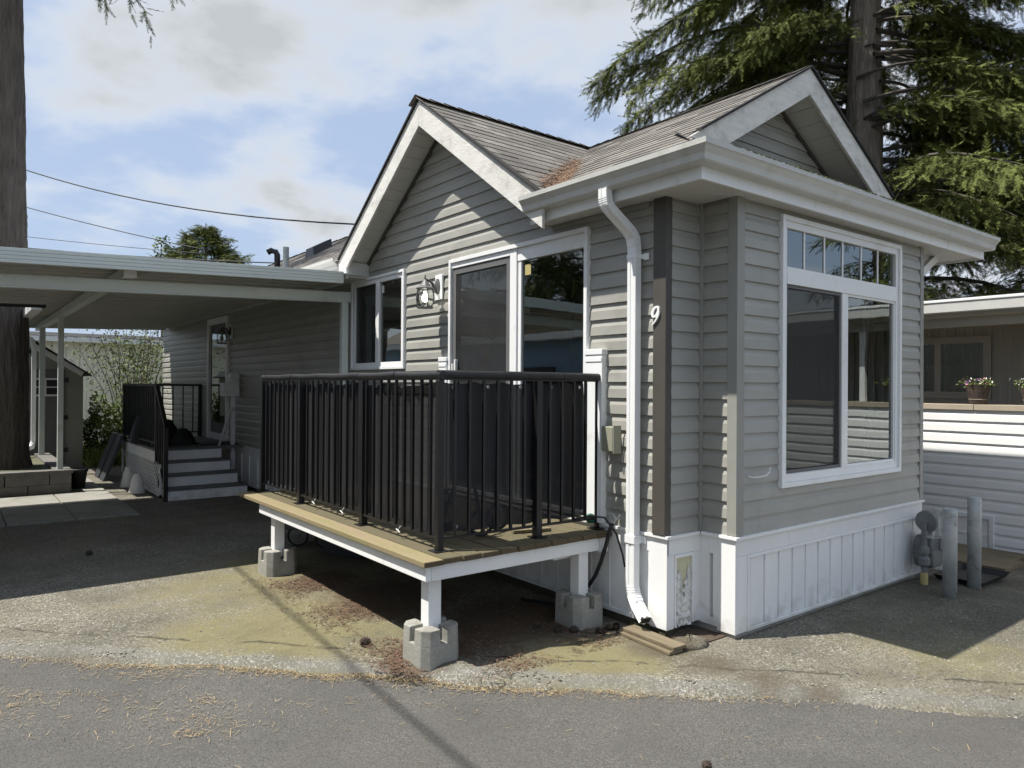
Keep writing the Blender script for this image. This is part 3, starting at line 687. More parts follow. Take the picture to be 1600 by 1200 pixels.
# end box of the short eave next to the patio door
box('eave_end', (FU + .002, WU, 1.45, 1.475, 2.928, 3.05), 'soffit', house, .003)
GP = [(0.0, 3.115), (0.0, 3.005), (0.075, 3.005), (0.086, 3.015), (0.09, 3.035), (0.094, 3.052), (0.118, 3.082), (0.128, 3.09), (0.13, 3.122), (0.118, 3.122), (0.116, 3.095), (0.08, 3.055), (0.07, 3.017), (0.012, 3.017), (0.01, 3.115)]
def gutter(name, path, parent, m='gutter'):
    """path items: (point on fascia line, outward vector incl. mitre)"""
    mb = MB(); mb.sweep([p for p, _ in path], [(o, z) for o, z in GP], [((ox, oy, 0), (0, 0, 1)) for _, (ox, oy) in path])
    return build(name, mb, m, parent, smooth=False)
gt = gutter('gutter', [((FU, 1.46, 0), (-1, 0)), ((FU, FV, 0), (-1, -1)), ((FR + .03, FV, 0), (0, -1))], house)
ml = MB(); rr = random.Random(9)
for i in range(420):
    x = rr.uniform(-.45, 3.75); s = rr.uniform(.003, .008) * (1 if x > .2 else .6)
    ml.box(x - s, x + s * 1.4, FV - .130 - s * .4, FV - .118 + s * .3, 3.118, 3.122 + s * rr.uniform(.3, .9))
build('gutter_moss', ml, 'gutter_moss', gt, kind='stuff')
gutter('gutter', [((FU, BACK, 0), (-1, 0)), ((FU, 4.86, 0), (-1, 0))], house)

# ------------------------------------------------ roof
RZ, RU = 4.385, 1.60
sl1 = (RZ - GZ) / (RU - FU)
hipu, hipv = FU + (.46 - FV), .46
A_ = Vector((-.645, 3.075, 4.40)); B_ = Vector((RU, 3.075, RZ)); C_ = Vector((FU, 1.25, GZ)); D_ = Vector((FU, 4.81, GZ))
zL = lambda u: GZ + (u - FU) * sl1
roof = build('roof', MB().add([(FU - .03, FV - .03, zL(FU - .03)), (hipu, hipv - .02, zL(hipu)), (RU, hipv - .02, RZ), B_, C_], [(0, 4, 3, 2, 1)])
    .add([A_, B_, C_], [(2, 0, 1)]).add([A_, B_, D_], [(0, 2, 1)])
    .add([(FU - .03, 4.83, zL(FU - .03)), (FU - .03, BACK + .3, zL(FU - .03)), (RU, BACK + .3, RZ), B_], [(0, 3, 2, 1)])
    .add([(RU, hipv - .02, RZ), (2 * RU - hipu, hipv - .02, zL(hipu)), (2 * RU - FU + .03, FV, zL(FU - .03)), (2 * RU - FU + .03, BACK + .3, zL(FU - .03)), (RU, BACK + .3, RZ)], [(0, 1, 2, 3, 4)])
    .add([(FU - .03, FV - .03, zL(FU - .03)), (2 * RU - FU + .03, FV - .03, zL(FU - .03)), (2 * RU - hipu - .2, .76, zL(FU) + (.76 - FV) * sl1), (hipu + .2, .76, zL(FU) + (.76 - FV) * sl1)], [(0, 1, 2, 3)]), 'tar', house)
E_ = FU - .045
shingles('shingle_courses', [(E_, FV - .03, zL(E_)), (hipu, hipv - .03, zL(hipu)), (RU, hipv - .03, RZ), tuple(B_), (C_.x - .045, C_.y - .02, zL(C_.x - .045))], (0, 1, 0), roof)
nA = A_ + Vector((-.03, 0, 0)); nC = C_ + Vector((-.015, 0, 0))
shingles('shingle_courses', [nC, nA, B_], (B_ - A_), roof)
shingles('shingle_courses', [(E_, 4.83, zL(E_)), (E_, BACK + .3, zL(E_)), (RU, BACK + .3, RZ), tuple(B_)], (0, 1, 0), roof, tab=.6)
pz = lambda v: zL(FU) + (v - FV) * sl1
shingles('shingle_courses', [(E_, FV - .045, pz(FV - .045)), (2 * RU - E_, FV - .045, pz(FV - .045)), (2 * RU - hipu, hipv, pz(hipv)), (hipu, hipv, pz(hipv))], (1, 0, 0), roof)
# ridge caps, one by one
def caps(p, q, n, w=.13):
    p = Vector(p); q = Vector(q); d = (q - p).normalized(); s = d.cross(Vector((0, 0, 1))).normalized()
    L = (q - p).length / n
    for i in range(n):
        a = p + d * L * i; b = a + d * (L * 1.25)
        up0 = Vector((0, 0, .014)); up1 = Vector((0, 0, .026)); dn = Vector((0, 0, -w * .55))
        mb = MB().add([a + up1 - s * w + dn, a + up1, a + up1 + s * w + dn, b + up0 - s * w + dn, b + up0, b + up0 + s * w + dn], [(0, 1, 4, 3), (1, 2, 5, 4), (0, 3, 1), (1, 5, 2)])
        c = build('ridge_cap', mb, 'shingle', roof)
        at = c.data.attributes.new('tint', 'FLOAT', 'FACE'); at.data.foreach_set('value', [random.random()] * 4)
caps(A_ + Vector((-.04, 0, 0)), B_, 14)
caps((RU, hipv - .05, RZ), B_, 18)
caps(B_, (RU, BACK + .3, RZ), 30)
# side gable: rake boards, gable wall, raked soffit
def rake(p_low, p_apex, nrm, wd, th, name, m='rake_wood'):
    """board hanging below the roof line, facing nrm"""
    p = Vector(p_low); q = Vector(p_apex); n = Vector(nrm)
    return build(name, MB().add([p, q, q - Vector((0, 0, wd)), p - Vector((0, 0, wd)), p + n * th, q + n * th, q + n * th - Vector((0, 0, wd)), p + n * th - Vector((0, 0, wd))],
                 [(3, 2, 1, 0), (4, 5, 6, 7), (0, 1, 5, 4), (1, 2, 6, 5), (2, 3, 7, 6), (3, 0, 4, 7)]), m, house, .003)
RX = -.615
apx = Vector((RX, 3.075, 4.382)); lo_r = Vector((RX, 1.25, 3.10)); lo_l = Vector((RX, 4.83, 3.09))
rake(lo_r, apx, (-1, 0, 0), .245, .028, 'rake_board'); rake(apx, lo_l, (-1, 0, 0), .245, .028, 'rake_board')
for a, b in ((lo_r, apx), (apx, lo_l)):   # dark shingle edge over the rake
    o_ = Vector((-.05, 0, .002))
    build('shingle_edge', MB().add([a + o_, b + o_, b + o_ + Vector((0, 0, .022)), a + o_ + Vector((0, 0, .022)), a + Vector((-.012, 0, .002)), b + Vector((-.012, 0, .002)), b + Vector((-.012, 0, .024)), a + Vector((-.012, 0, .024))], [(0, 1, 2, 3), (4, 7, 6, 5), (0, 4, 5, 1), (3, 2, 6, 7), (0, 3, 7, 4), (1, 5, 6, 2)]), 'tar', house)
gs = (4.382 - 3.10) / (3.075 - 1.25)
zs_in = lambda v: 4.382 - .20 - gs * abs(v - 3.075)     # underside of the raked soffit
gw = build('gable_wall', MB().add([(WU + .03, 1.3, 2.93), (WU + .03, 4.85, 2.93), (WU + .03, 4.85, 2.97), (WU + .03, 3.075, 4.20), (WU + .03, 1.3, 2.97)], [(4, 3, 2, 1, 0)]), 'siding', house)
gable_siding(gw, 'L', WU, lambda z: (max(1.30, 3.075 - (4.382 - .20 - z) / gs), min(4.83, 3.075 + (4.382 - .20 - z) / gs)), SK + .01 + COURSE * 20, 3.075, 4.17)
for sgn in (-1, 1):
    nP = 15; ve = 3.075 + sgn * 1.775
    for i in range(nP):
        va = 3.075 + (ve - 3.075) * i / nP; vb = 3.075 + (ve - 3.075) * (i + .955) / nP
        if sgn < 0 and vb < 1.40: continue
        if sgn > 0 and vb > 4.78: continue
        z_ = lambda v: zs_in(v) + .012
        mb = MB().add([(RX + .001, va, z_(va)), (WU, va, z_(va)), (WU, vb, z_(vb)), (RX + .001, vb, z_(vb)), (RX + .001, va, z_(va) + .012), (WU, va, z_(va) + .012), (WU, vb, z_(vb) + .012), (RX + .001, vb, z_(vb) + .012)],
                      [(0, 1, 2, 3), (7, 6, 5, 4), (0, 4, 5, 1), (2, 6, 7, 3), (1, 5, 6, 2), (3, 7, 4, 0)])
        build('soffit_panel', mb, 'soffit', so_)
    a = Vector((WU - .018, 3.075, zs_in(3.075) - .012)); b = Vector((WU - .018, ve - sgn * .1, zs_in(ve - sgn * .1) - .012))
    build('gable_channel', MB().bar(a, b, .03, .03), 'corner_trim', house)
build('eave_return', MB().box(RX, WU - .001, 4.655, 4.83, 2.885, 3.06), 'soffit', house, .003)
box('eave_return_face', (RX - .026, RX, 4.650, 4.845, 2.868, 3.06), 'white_paint', house, .003)
# front gable
gv = .74; fsl = sl1; RB = .225
for sgn in (-1, 1):
    tip = Vector((RU + sgn * (RU - hipu + .03), .43, RZ - (RU - hipu + .03) * fsl - .004)); ap = Vector((RU, .43, RZ - .004))
    p, q = (tip, ap) if sgn < 0 else (ap, tip)
    rake(p, q, (0, -1, 0), RB, .028, 'rake_board')
    if sgn < 0: p = p.lerp(q, .07)
    else: q = q.lerp(p, .07)
    e0 = Vector((0, -.05, .002)); e1 = Vector((0, .0, .002)); hz = Vector((0, 0, .020))
    build('shingle_edge', MB().add([p + e0, q + e0, q + e0 + hz, p + e0 + hz, p + e1, q + e1, q + e1 + hz, p + e1 + hz], [(0, 1, 2, 3), (4, 7, 6, 5), (0, 4, 5, 1), (3, 2, 6, 7), (0, 3, 7, 4), (1, 5, 6, 2)]), 'tar', house)
fg = build('gable_wall', MB().add([(RU - 1.45, gv + .03, 3.33), (RU + 1.45, gv + .03, 3.33), (RU, gv + .03, 4.17)], [(0, 1, 2)]), 'siding', house)
zf_in = lambda u: RZ - .20 - fsl * abs(u - RU)
gable_siding(fg, 'F', gv, lambda z: (RU - (RZ - .2 - z) / fsl, RU + (RZ - .2 - z) / fsl), 3.40, RU, RZ - .21, m='siding_front')
for sgn in (-1, 1):
    for i in range(11):
        ua = RU + sgn * .155 * i; ub = RU + sgn * (.155 * (i + .955))
        z_ = lambda u: zf_in(u) + .012
        build('soffit_panel', MB().add([(ua, .431, z_(ua)), (ua, gv, z_(ua)), (ub, gv, z_(ub)), (ub, .431, z_(ub)), (ua, .431, z_(ua) + .012), (ua, gv, z_(ua) + .012), (ub, gv, z_(ub) + .012), (ub, .431, z_(ub) + .012)],
              [(0, 1, 2, 3), (7, 6, 5, 4), (0, 4, 5, 1), (2, 6, 7, 3), (1, 5, 6, 2), (3, 7, 4, 0)]), 'soffit', so_)
    build('gable_channel', MB().bar((RU, gv - .018, zf_in(RU) - .012), (RU + sgn * 1.55, gv - .018, zf_in(RU + 1.55) - .012), .03, .03), 'corner_trim', house)
# roof pipes and vent
build('vent_pipe', MB().tube([(.2, 9.15, 3.5), (.2, 9.15, 3.86), (.18, 9.17, 3.91), (.12, 9.2, 3.93), (.06, 9.22, 3.89)], .05, 12), 'black_metal', house, smooth=True)
build('vent_pipe', MB().tube([(.2, 8.75, 3.5), (.2, 8.75, 3.93)], .048, 12), 'galv', house)
build('roof_vent', MB().prism([(.62, 8.6, 3.80), (.62, 9.0, 3.80), (.62, 8.95, 3.97), (.62, 8.65, 3.97)], (.32, 0, .18)), 'black_metal', house)
# pine needles lying in the roof valley
def needles(name, pts, m, parent=None, ln=(.025, .06), wd=.0035, normal=None, label=None, lift=.004):
    """pts (n,3): each becomes a thin fallen needle"""
    P = np.asarray(pts, float); n = len(P); ang = RNG.uniform(0, math.tau, n); L = RNG.uniform(*ln, n)
    nrm = np.array([0, 0, 1.]) if normal is None else np.array(normal, float) / np.linalg.norm(normal)
    a = np.cross(nrm, [0, 1, .01]); a /= np.linalg.norm(a); b = np.cross(nrm, a)
    d = np.cos(ang)[:, None] * a + np.sin(ang)[:, None] * b + nrm * RNG.normal(0, .12, n)[:, None]; s = np.cross(nrm, d)
    P = P + nrm * (lift + RNG.uniform(0, lift * 2, n))[:, None]
    V = np.stack([P - d * L[:, None] / 2 - s * wd / 2, P + d * L[:, None] / 2 - s * wd / 2, P + d * L[:, None] / 2 + s * wd / 2, P - d * L[:, None] / 2 + s * wd / 2], 1).reshape(-1, 3)
    F = np.arange(n * 4).reshape(n, 4)
    o = npmesh(name, V, F, m, parent, tint=RNG.random(n), kind='stuff')
    if label: tag(o, label, 'needles')
    return o
va = np.array(C_); vb = np.array(B_); t = RNG.beta(1.3, 2.4, 3400) * .66 + .01
pp = va + (vb - va) * t[:, None]; lat = RNG.normal(0, .085, 3400) * (1.1 - t)
pp[:, 1] += lat; pp[:, 2] = np.where(lat > 0, np.maximum(zL(pp[:, 0]), 0), zL(pp[:, 0])) + np.abs(RNG.normal(0, .014, 3400)) + np.where(lat > 0, lat * .62, 0)
needles('roof_needles', pp, 'needle_red', ln=(.03, .07), wd=.005, normal=(-.4, -.2, 1), label='rust-coloured pine needles piled in the roof valley')

build('eave_brace', MB().bar((BAYR + .02, .12, 2.62), (3.35, .12, 2.935), .05, .07), 'white_paint', house, .003)
# ------------------------------------------------ downspout
PS = .038
def spout(path, name, parent, m='white_vinyl', w=.076, h=.056, rib=()):
    mb = MB(); P = [Vector(p) for p in path]
    pts = []; 
    for i in range(len(P) - 1):
        n = 7 if i in rib else 1
        for k_ in range(n): pts.append((P[i].lerp(P[i + 1], k_ / n), i in rib, k_))
    pts.append((P[-1], False, 0)); path2 = [p for p, _, _ in pts]; fr = []
    for i, (p, rb, k_) in enumerate(pts):
        d = (path2[min(i + 1, len(pts) - 1)] - path2[max(i - 1, 0)]).normalized()
        a = Vector((0, 1, 0)); a = (a - d * a.dot(d)).normalized(); b = d.cross(a).normalized()
        s = 1.06 if (rb and k_ % 2) else 1.0; fr.append((a * s, b * s))
    prof = [(-w / 2, -h / 2), (-w * .17, -h / 2), (-w * .12, -h * .42), (w * .12, -h * .42), (w * .17, -h / 2), (w / 2, -h / 2), (w / 2, h / 2), (-w / 2, h / 2)]
    mb.sweep(path2, prof, fr); return build(name, mb, m, parent, .003)
ds = spout([(-.648, .585, 3.01), (-.648, .585, 2.955), (-.640, .583, 2.91), (-.615, .575, 2.875), (-.465, .54, 2.745), (-.430, .532, 2.70), (-.418, .53, 2.63), (-.418, .53, 2.0), (-.418, .53, .31), (-.420, .515, .25), (-.428, .475, .19), (-.458, .375, .115)], 'downspout', house, rib=(1, 2, 4, 5, 8, 9))
build('spout_strap', MB().box(-.449, WU - .01, .487, .573, 2.555, 2.585).box(WU - .03, WU - .019, .44, .487, 2.545, 2.59), 'white_vinyl', ds, .002)
build('spout_strap', MB().box(-.452, WU - .01, .485, .575, .60, .655).box(WU - .03, WU - .019, .455, .485, .60, .65), 'white_vinyl', ds, .002)
build('spout_mouth', MB().bar((-.455, .385, .1225), (-.4589, .372, .1127), .066, .046), 'rubber', ds)

# ------------------------------------------------ house number
def ribbon(name, pts, parent, m, origin, ax, ay, nrm, th):
    """closed stroke with varying width: pts (x,y,w)"""
    O = Vector(origin); ax = Vector(ax); ay = Vector(ay); n = Vector(nrm); L = []; Rr = []
    for i, (x, y, w_) in enumerate(pts):
        x0, y0, _ = pts[max(i - 1, 0)]; x1, y1, _ = pts[min(i + 1, len(pts) - 1)]; d = math.hypot(x1 - x0, y1 - y0) or 1; tx, ty = (x1 - x0) / d, (y1 - y0) / d
        L.append((x - ty * w_ / 2, y + tx * w_ / 2)); Rr.append((x + ty * w_ / 2, y - tx * w_ / 2))
    vs = []; k = len(pts)
    for z in (0, th):
        for q in L + Rr: vs.append(O + ax * q[0] + ay * q[1] + n * z)
    f = []
    for i in range(k - 1):
        f += [(i, i + 1, k + i + 1, k + i), (2 * k + i, 3 * k + i, 3 * k + i + 1, 2 * k + i + 1), (i, 2 * k + i, 2 * k + i + 1, i + 1), (k + i, k + i + 1, 3 * k + i + 1, 3 * k + i)]
    return build(name, MB().add(vs, f), m, parent)
nine = []
for i in range(25):
    t = math.radians(20 + i * 15); nine.append((.030 * math.cos(t) + .014 * math.sin(t), .036 + .041 * math.sin(t), .015 + .008 * abs(math.cos(t))))
num = bpy.data.objects.new('house_number', None); COL.objects.link(num); num.parent = house
ribbon('numeral_bowl', nine, num, 'white_paint', (-.3855, .360, 2.15), (0, -.8, 0), (0, 0, .8), (-1, 0, 0), .012)
tl = [(.036 + .014 * s - .085 * s * s, .046 - .12 * s, .021 - .011 * s) for s in [i / 12 for i in range(13)]]
ribbon('numeral_tail', tl, num, 'white_paint', (-.3860, .360, 2.15), (0, -.8, 0), (0, 0, .8), (-1, 0, 0), .0125)
# hook on the front wall
build('wall_hook', MB().tube([(.11, -.02, 1.075), (.13, -.05, 1.07), (.19, -.06, 1.07), (.26, -.06, 1.075), (.30, -.06, 1.095), (.31, -.06, 1.13)], .006, 6), 'white_plastic', house)

# ================================================================== LANTERN
def lantern(loc, lit, label, plate=True):
    t = thing('wall_lantern', label, 'lantern', loc=loc)
    if plate: build('mount_block', MB().box(-.022, -.002, -.075, .055, -.13, .115), 'white_vinyl', t, .006)
    build('back_plate', MB().tube([(-.022, 0, 0), (-.034, 0, 0), (-.042, 0, 0)], [.058, .056, .035], 16), 'bronze', t).scale = (1, .7, 1.35)
    build('arm', MB().tube([(-.035, 0, -.06), (-.06, 0, -.02), (-.085, 0, .025), (-.12, 0, .052), (-.165, 0, .055)], [.016, .017, .014, .011, .010], 8), 'bronze', t, smooth=True)
    cx = -.165
    build('finial', MB().lathe([(.004, .0), (.012, .012), (.005, .028), (.010, .040), (.002, .052)], (cx, 0, .05), 10), 'bronze', t, smooth=True)
    build('cap', MB().lathe([(.012, .055), (.030, .030), (.055, -.005), (.088, -.030), (.086, -.037), (.06, -.037)], (cx, 0, 0), 12), 'bronze', t)
    for k in range(6):
        a = math.tau * k / 6 + .3
        pts = [(cx + r * math.cos(a), r * math.sin(a), z) for r, z in ((.070, -.037), (.083, -.08), (.086, -.13), (.080, -.175), (.066, -.212))]
        build('cage_rib', MB().tube(pts, .005, 5), 'bronze', t)
        b_ = math.tau * (k + 1) / 6 + .3; vs = []; prof = ((.068, -.037), (.081, -.08), (.084, -.13), (.078, -.175), (.064, -.212))
        for r, z in prof: vs += [(cx + r * math.cos(a), r * math.sin(a), z), (cx + r * math.cos(b_), r * math.sin(b_), z)]
        build('lamp_pane', MB().add(vs, [(2 * i, 2 * i + 1, 2 * i + 3, 2 * i + 2) for i in range(4)]), 'lamp_glass', t)
    build('base_ring', MB().lathe([(.05, -.222), (.078, -.222), (.080, -.210), (.066, -.206)], (cx, 0, 0), 12), 'bronze', t)
    build('bulb', MB().lathe([(.014, -.06), (.016, -.085), (.028, -.105), (.032, -.13), (.024, -.152), (.006, -.162)], (cx, 0, 0), 12), 'bulb' if lit else 'white_plastic', t, smooth=True)
    return t
lantern((WU - .016, 3.13, 2.64), True, 'lit glass lantern on the sunny wall beside the patio door')
lantern((WU - .016, 9.72, 2.58), False, 'dark unlit lantern beside the front door under the carport')

# ================================================================== DECK
deck = thing('wooden_deck', 'raised wooden deck with mossy boards and white rim outside the patio door', 'deck')
DZ = .635; nb = 11; bw = (-.365 + 1.935) / nb
for i in range(nb):
    a = -1.935 + i * bw; y0 = .775 + random.uniform(-.008, .01); y1 = 4.22 if i == 0 else 4.12 + random.uniform(-.02, .02)
    box('deck_board', (a, a + bw - .009, y0, y1, DZ - .036 + random.uniform(-.001, .001), DZ + random.uniform(-.0015, .0015)), 'deck_wood' if i == 0 else 'deck_mossy_shaded', deck, .005)
    box('board_end', (a + .004, a + bw - .010, y0 - .003, y0 + .002, DZ - .033, DZ - .004), 'deck_end', deck)
box('rim_board', (-1.905, -1.868, .80, 3.72, .508, DZ - .038), 'white_paint', deck, .003)
box('rim_board', (-1.866, -.47, .80, .838, .506, DZ - .038), 'white_paint', deck, .003)
box('rim_end_block', (-.469, -.385, .795, .84, .490, DZ - .038), 'white_paint', deck, .003)
for y in (1.6, 2.4, 3.2, 3.68): box('joist', (-1.866, -.40, y, y + .04, .51, DZ - .039), 'white_paint', deck)
box('beam_stub', (-.80, -.60, .92, .96, .455, .505), 'white_paint', deck, .003)
posts_ = [(-1.79, .925), (-.60, .87), (-1.815, 3.49), (-.60, 3.49)]
for (x, y) in posts_: box('post', (x - .045, x + .045, y - .045, y + .045, .15, .506 if y > 1 else .505), 'white_paint', deck, .003)
def pier(x, y, label, rot=0):
    w, c, s = .142, .045, .024
    mb = MB()
    def octo(w, z, c): return [(w - c, -w, z), (w, -w + c, z), (w, w - c, z), (w - c, w, z), (-w + c, w, z), (-w, w - c, z), (-w, -w + c, z), (-w + c, -w, z)]
    a = octo(w, -.02, c); b = octo(w * .985, .125, c)
    mb.add(a + b, [tuple(range(8))[::-1], tuple(range(8, 16))] + [(i, (i + 1) % 8, 8 + (i + 1) % 8, 8 + i) for i in range(8)])
    for sx in (-1, 1):
        for sy in (-1, 1):
            W_ = w * .985; W2 = w * .965
            lo = [(s, s), (W_, s), (W_, W_ - c), (W_ - c, W_), (s, W_)]; hi = [(s, s), (W2, s), (W2, W2 - c), (W2 - c, W2), (s, W2)]
            vs = [(sx * p[0], sy * p[1], .125) for p in lo] + [(sx * p[0], sy * p[1], .215) for p in hi]; n = 5
            f = [tuple(range(n, 2 * n))] + [(i, (i + 1) % n, n + (i + 1) % n, n + i) for i in range(n)]
            if sx * sy < 0: f = [q[::-1] for q in f]
            mb.add(vs, f)
    o = build('pier_block', mb, 'concrete', None, .006); o.location = (x, y, 0); o.rotation_euler = (0, 0, rot)
    return tag(o, label, 'concrete block', 'deck pier blocks')
pier(-1.79, .925, 'slotted concrete pier block under the sunlit front corner of the deck', .06)
pier(-.60, .87, 'slotted concrete pier block in shade next to the hose and downspout', -.03)
pier(-1.815, 3.49, 'slotted concrete pier block under the deck end nearest the steps', .04)

# railing
rl = thing('deck_railing', 'black metal railing round the deck with dark shade cloth', 'railing')
RLU = -1.71; c0 = (RLU, .965); cE = (-.40, .905)
top = 1.742; bot = .715
import itertools
def lerp2(p, q, t): return (p[0] + (q[0] - p[0]) * t, p[1] + (q[1] - p[1]) * t)
build('top_rail', MB().bar((RLU, .94, top - .022), (RLU, 4.22, top - .022), .03, .022), 'black_metal', rl)
build('top_rail', MB().bar((*c0, top - .023), (-.36, .902, top - .023), .03, .022), 'black_metal', rl)
rr = random.Random(3)
y = .93
while y < 4.2:     # foam sleeves slipped over the top rail, taped end to end
    e = min(y + rr.uniform(.55, .75), 4.21)
    build('foam_sleeve', MB().tube([(RLU + rr.uniform(-.003, .003), y, top + rr.uniform(-.003, .003)), (RLU, (y + e) / 2, top - .004), (RLU + rr.uniform(-.003, .003), e - .004, top + rr.uniform(-.003, .003))], .026, 12), 'rail_foam', rl, smooth=False); y = e
t_ = 0
while t_ < 1:
    e = min(t_ + .36, 1.0); p = lerp2((RLU - .02, .955), (-.352, .885), t_); q = lerp2((RLU - .02, .955), (-.352, .885), e - .003)
    build('foam_sleeve', MB().tube([(*p, top + .002), (*q, top + rr.uniform(-.004, .002))], .027, 12), 'rail_foam', rl); t_ = e
build('bottom_rail', MB().bar((RLU, .96, bot), (RLU, 4.22, bot), .024, .014), 'black_metal', rl)
build('bottom_rail', MB().bar((*c0, bot), (-.36, .902, bot), .024, .014), 'black_metal', rl)
for (x, y, w_) in ((RLU, .965, .042), (RLU + .005, 2.03, .05), (RLU + .005, 3.24, .05), (RLU, 4.20, .04), (-.94, .93, .05), (-.395, .905, .026)):
    b_ = build('post', MB().box(x - w_ / 2, x + w_ / 2, y - w_ / 2, y + w_ / 2, DZ + .002, top - .034), 'black_metal', rl, .002)
    box('foot_plate', (x - .05, x + .05, y - .05, y + .05, DZ + .0015, DZ + .007), 'black_metal', b_)
yy = 1.075
while yy < 4.17:
    if min(abs(yy - 2.03), abs(yy - 3.24)) > .045: build('baluster', MB().box(RLU - .009, RLU + .009, yy - .009, yy + .009, bot, top - .03), 'black_metal', rl)
    yy += .112
for i in range(1, 12):
    x, y = lerp2(c0, cE, i / 12.)
    if abs(x + .94) > .045: build('baluster', MB().box(x - .009, x + .009, y - .009, y + .009, bot, top - .03), 'black_metal', rl)
# shade cloth hung inside the balusters
sc_ = thing('shade_cloth', 'black privacy shade cloth tied inside the deck railing', 'shade cloth')
def cloth(name, fn, nu, nv, parent):
    V = [fn(i / nu, j / nv) for j in range(nv + 1) for i in range(nu + 1)]
    F = [(j * (nu + 1) + i, j * (nu + 1) + i + 1, (j + 1) * (nu + 1) + i + 1, (j + 1) * (nu + 1) + i) for j in range(nv) for i in range(nu)]
    return npmesh(name, V, F, 'shade_cloth', parent, smooth=True)
def f_long(a, b):
    y = 1.0 + a * 3.2; fold = .022 * math.sin(y * 46 + 2 * math.sin(y * 3.1)) + .012 * math.sin(y * 83 + 1) ; fold *= (.35 + .65 * min(1, a * 2.2))
    topz = 1.695 - .022 * abs(math.sin(y * 5.6)); botz = .735 + .012 * math.sin(y * 9)
    return (RLU + .045 + fold * (.8 + .3 * b), y, botz + (topz - botz) * b)
def f_short(a, b):
    p = lerp2((RLU + .03, 1.0), (-.48, .955), a); topz = 1.70 - .016 * abs(math.sin(a * 16)); botz = .735 + .006 * math.sin(a * 20)
    x = p[0] + (-.05 * abs(b - .45) + .02 if a > .93 else 0) * 1.0
    return (x, p[1] + .008 * math.sin(a * 30) + .010 * math.sin(a * 11 + b * 3), botz + (topz - botz) * b)
cloth('cloth_panel', f_long, 220, 14, sc_); cloth('cloth_panel', f_short, 70, 14, sc_)
for i in range(9):
    build('eyelet', MB().torus((RLU + .018, 1.12 + i * .37, 1.665), (1, 0, 0), .008, .003, 12, 6), 'galv', sc_)
for i in range(5):
    x, y = lerp2((RLU + .1, .985), (-.55, .945), i / 4); build('eyelet', MB().torus((x, y - .018, 1.665), (0, 1, 0), .008, .003, 12, 6), 'galv', sc_)
    if i % 2 == 0: build('eyelet', MB().torus((x + .03, y - .018, .775), (0, 1, 0), .008, .003, 12, 6), 'galv', sc_)
for y in (1.42, 1.98 + .33, 2.86): build('tie', MB().tube([(RLU - .02, y, bot + .01), (RLU - .03, y + .02, bot - .015), (RLU - .03, y - .01, bot - .03), (RLU - .035, y + .035, bot - .012)], .0035, 5), 'white_plastic', sc_)

# wheel leaning behind the cloth on the deck
def wheel(parent, c, axis, R_, m='rubber', spokes=8, rim='rim_grey'):
    ty = build('tyre', MB().torus(c, axis, R_, R_ * .10, 28, 8), m, parent, smooth=True)
    build('rim', MB().torus(c, axis, R_ * .86, R_ * .05, 28, 6), rim, ty, smooth=True)
    ax = Vector(axis).normalized(); a = ax.orthogonal().normalized(); b = ax.cross(a)
    mb = MB()
    for k in range(spokes):
        t = math.tau * k / spokes; mb.bar(Vector(c), Vector(c) + (a * math.cos(t) + b * math.sin(t)) * R_ * .86, R_ * .06, R_ * .05, up=ax)
    build('spokes', mb, rim, ty); build('hub', MB().disc(c, axis, R_ * .16, R_ * .3, 12), rim, ty)
    return ty
bt = thing('walker', 'wheeled walker standing on the deck behind the shade cloth', 'walker')
wheel(bt, (-1.25, 1.16, DZ + .10), (.25, 1, 0), .088); wheel(bt, (-1.02, 1.28, DZ + .10), (.25, 1, 0), .088); wheel(bt, (-1.25, 1.62, DZ + .10), (.25, 1, 0), .088)
for p, q in (((-1.25, 1.16, DZ + .1), (-1.22, 1.36, DZ + .55)), ((-1.25, 1.62, DZ + .1), (-1.22, 1.36, DZ + .62)), ((-1.02, 1.28, DZ + .1), (-1.0, 1.42, DZ + .8)), ((-1.22, 1.36, DZ + .55), (-1.0, 1.42, DZ + .55))): build('frame_tube', MB().tube([p, q], .013, 8), 'black_metal', bt)

# cart and bin in the shade under the deck
ct = thing('garden_cart', 'dark cart with spoked wheels parked beneath the far end of the deck', 'cart')
wheel(ct, (-1.28, 4.38, .115), (.75, 1, 0), .10, spokes=5); wheel(ct, (-1.10, 4.08, .125), (.75, 1, 0), .11)
build('cart_body', MB().prism([(-1.45, 4.35, .2), (-1.0, 3.98, .2), (-.95, 4.02, .45), (-1.5, 4.42, .45)], (.25, .32, 0)), 'grey_plastic', ct, .01)
bn = thing('storage_bin', 'dark plastic bin stored in the shadow beneath the deck', 'bin')
build('bin_body', MB().prism([(-1.20, 3.95, .0), (-1.02, 3.50, .0), (-1.0, 3.50, .36), (-1.2, 3.97, .36)], (.42, .14, 0)), 'grey_plastic', bn, .01)
build('bin_lid', MB().prism([(-1.22, 3.97, .361), (-1.01, 3.48, .361), (-1.01, 3.48, .395), (-1.22, 3.97, .395)], (.45, .15, 0)), 'rubber', bn, .006)

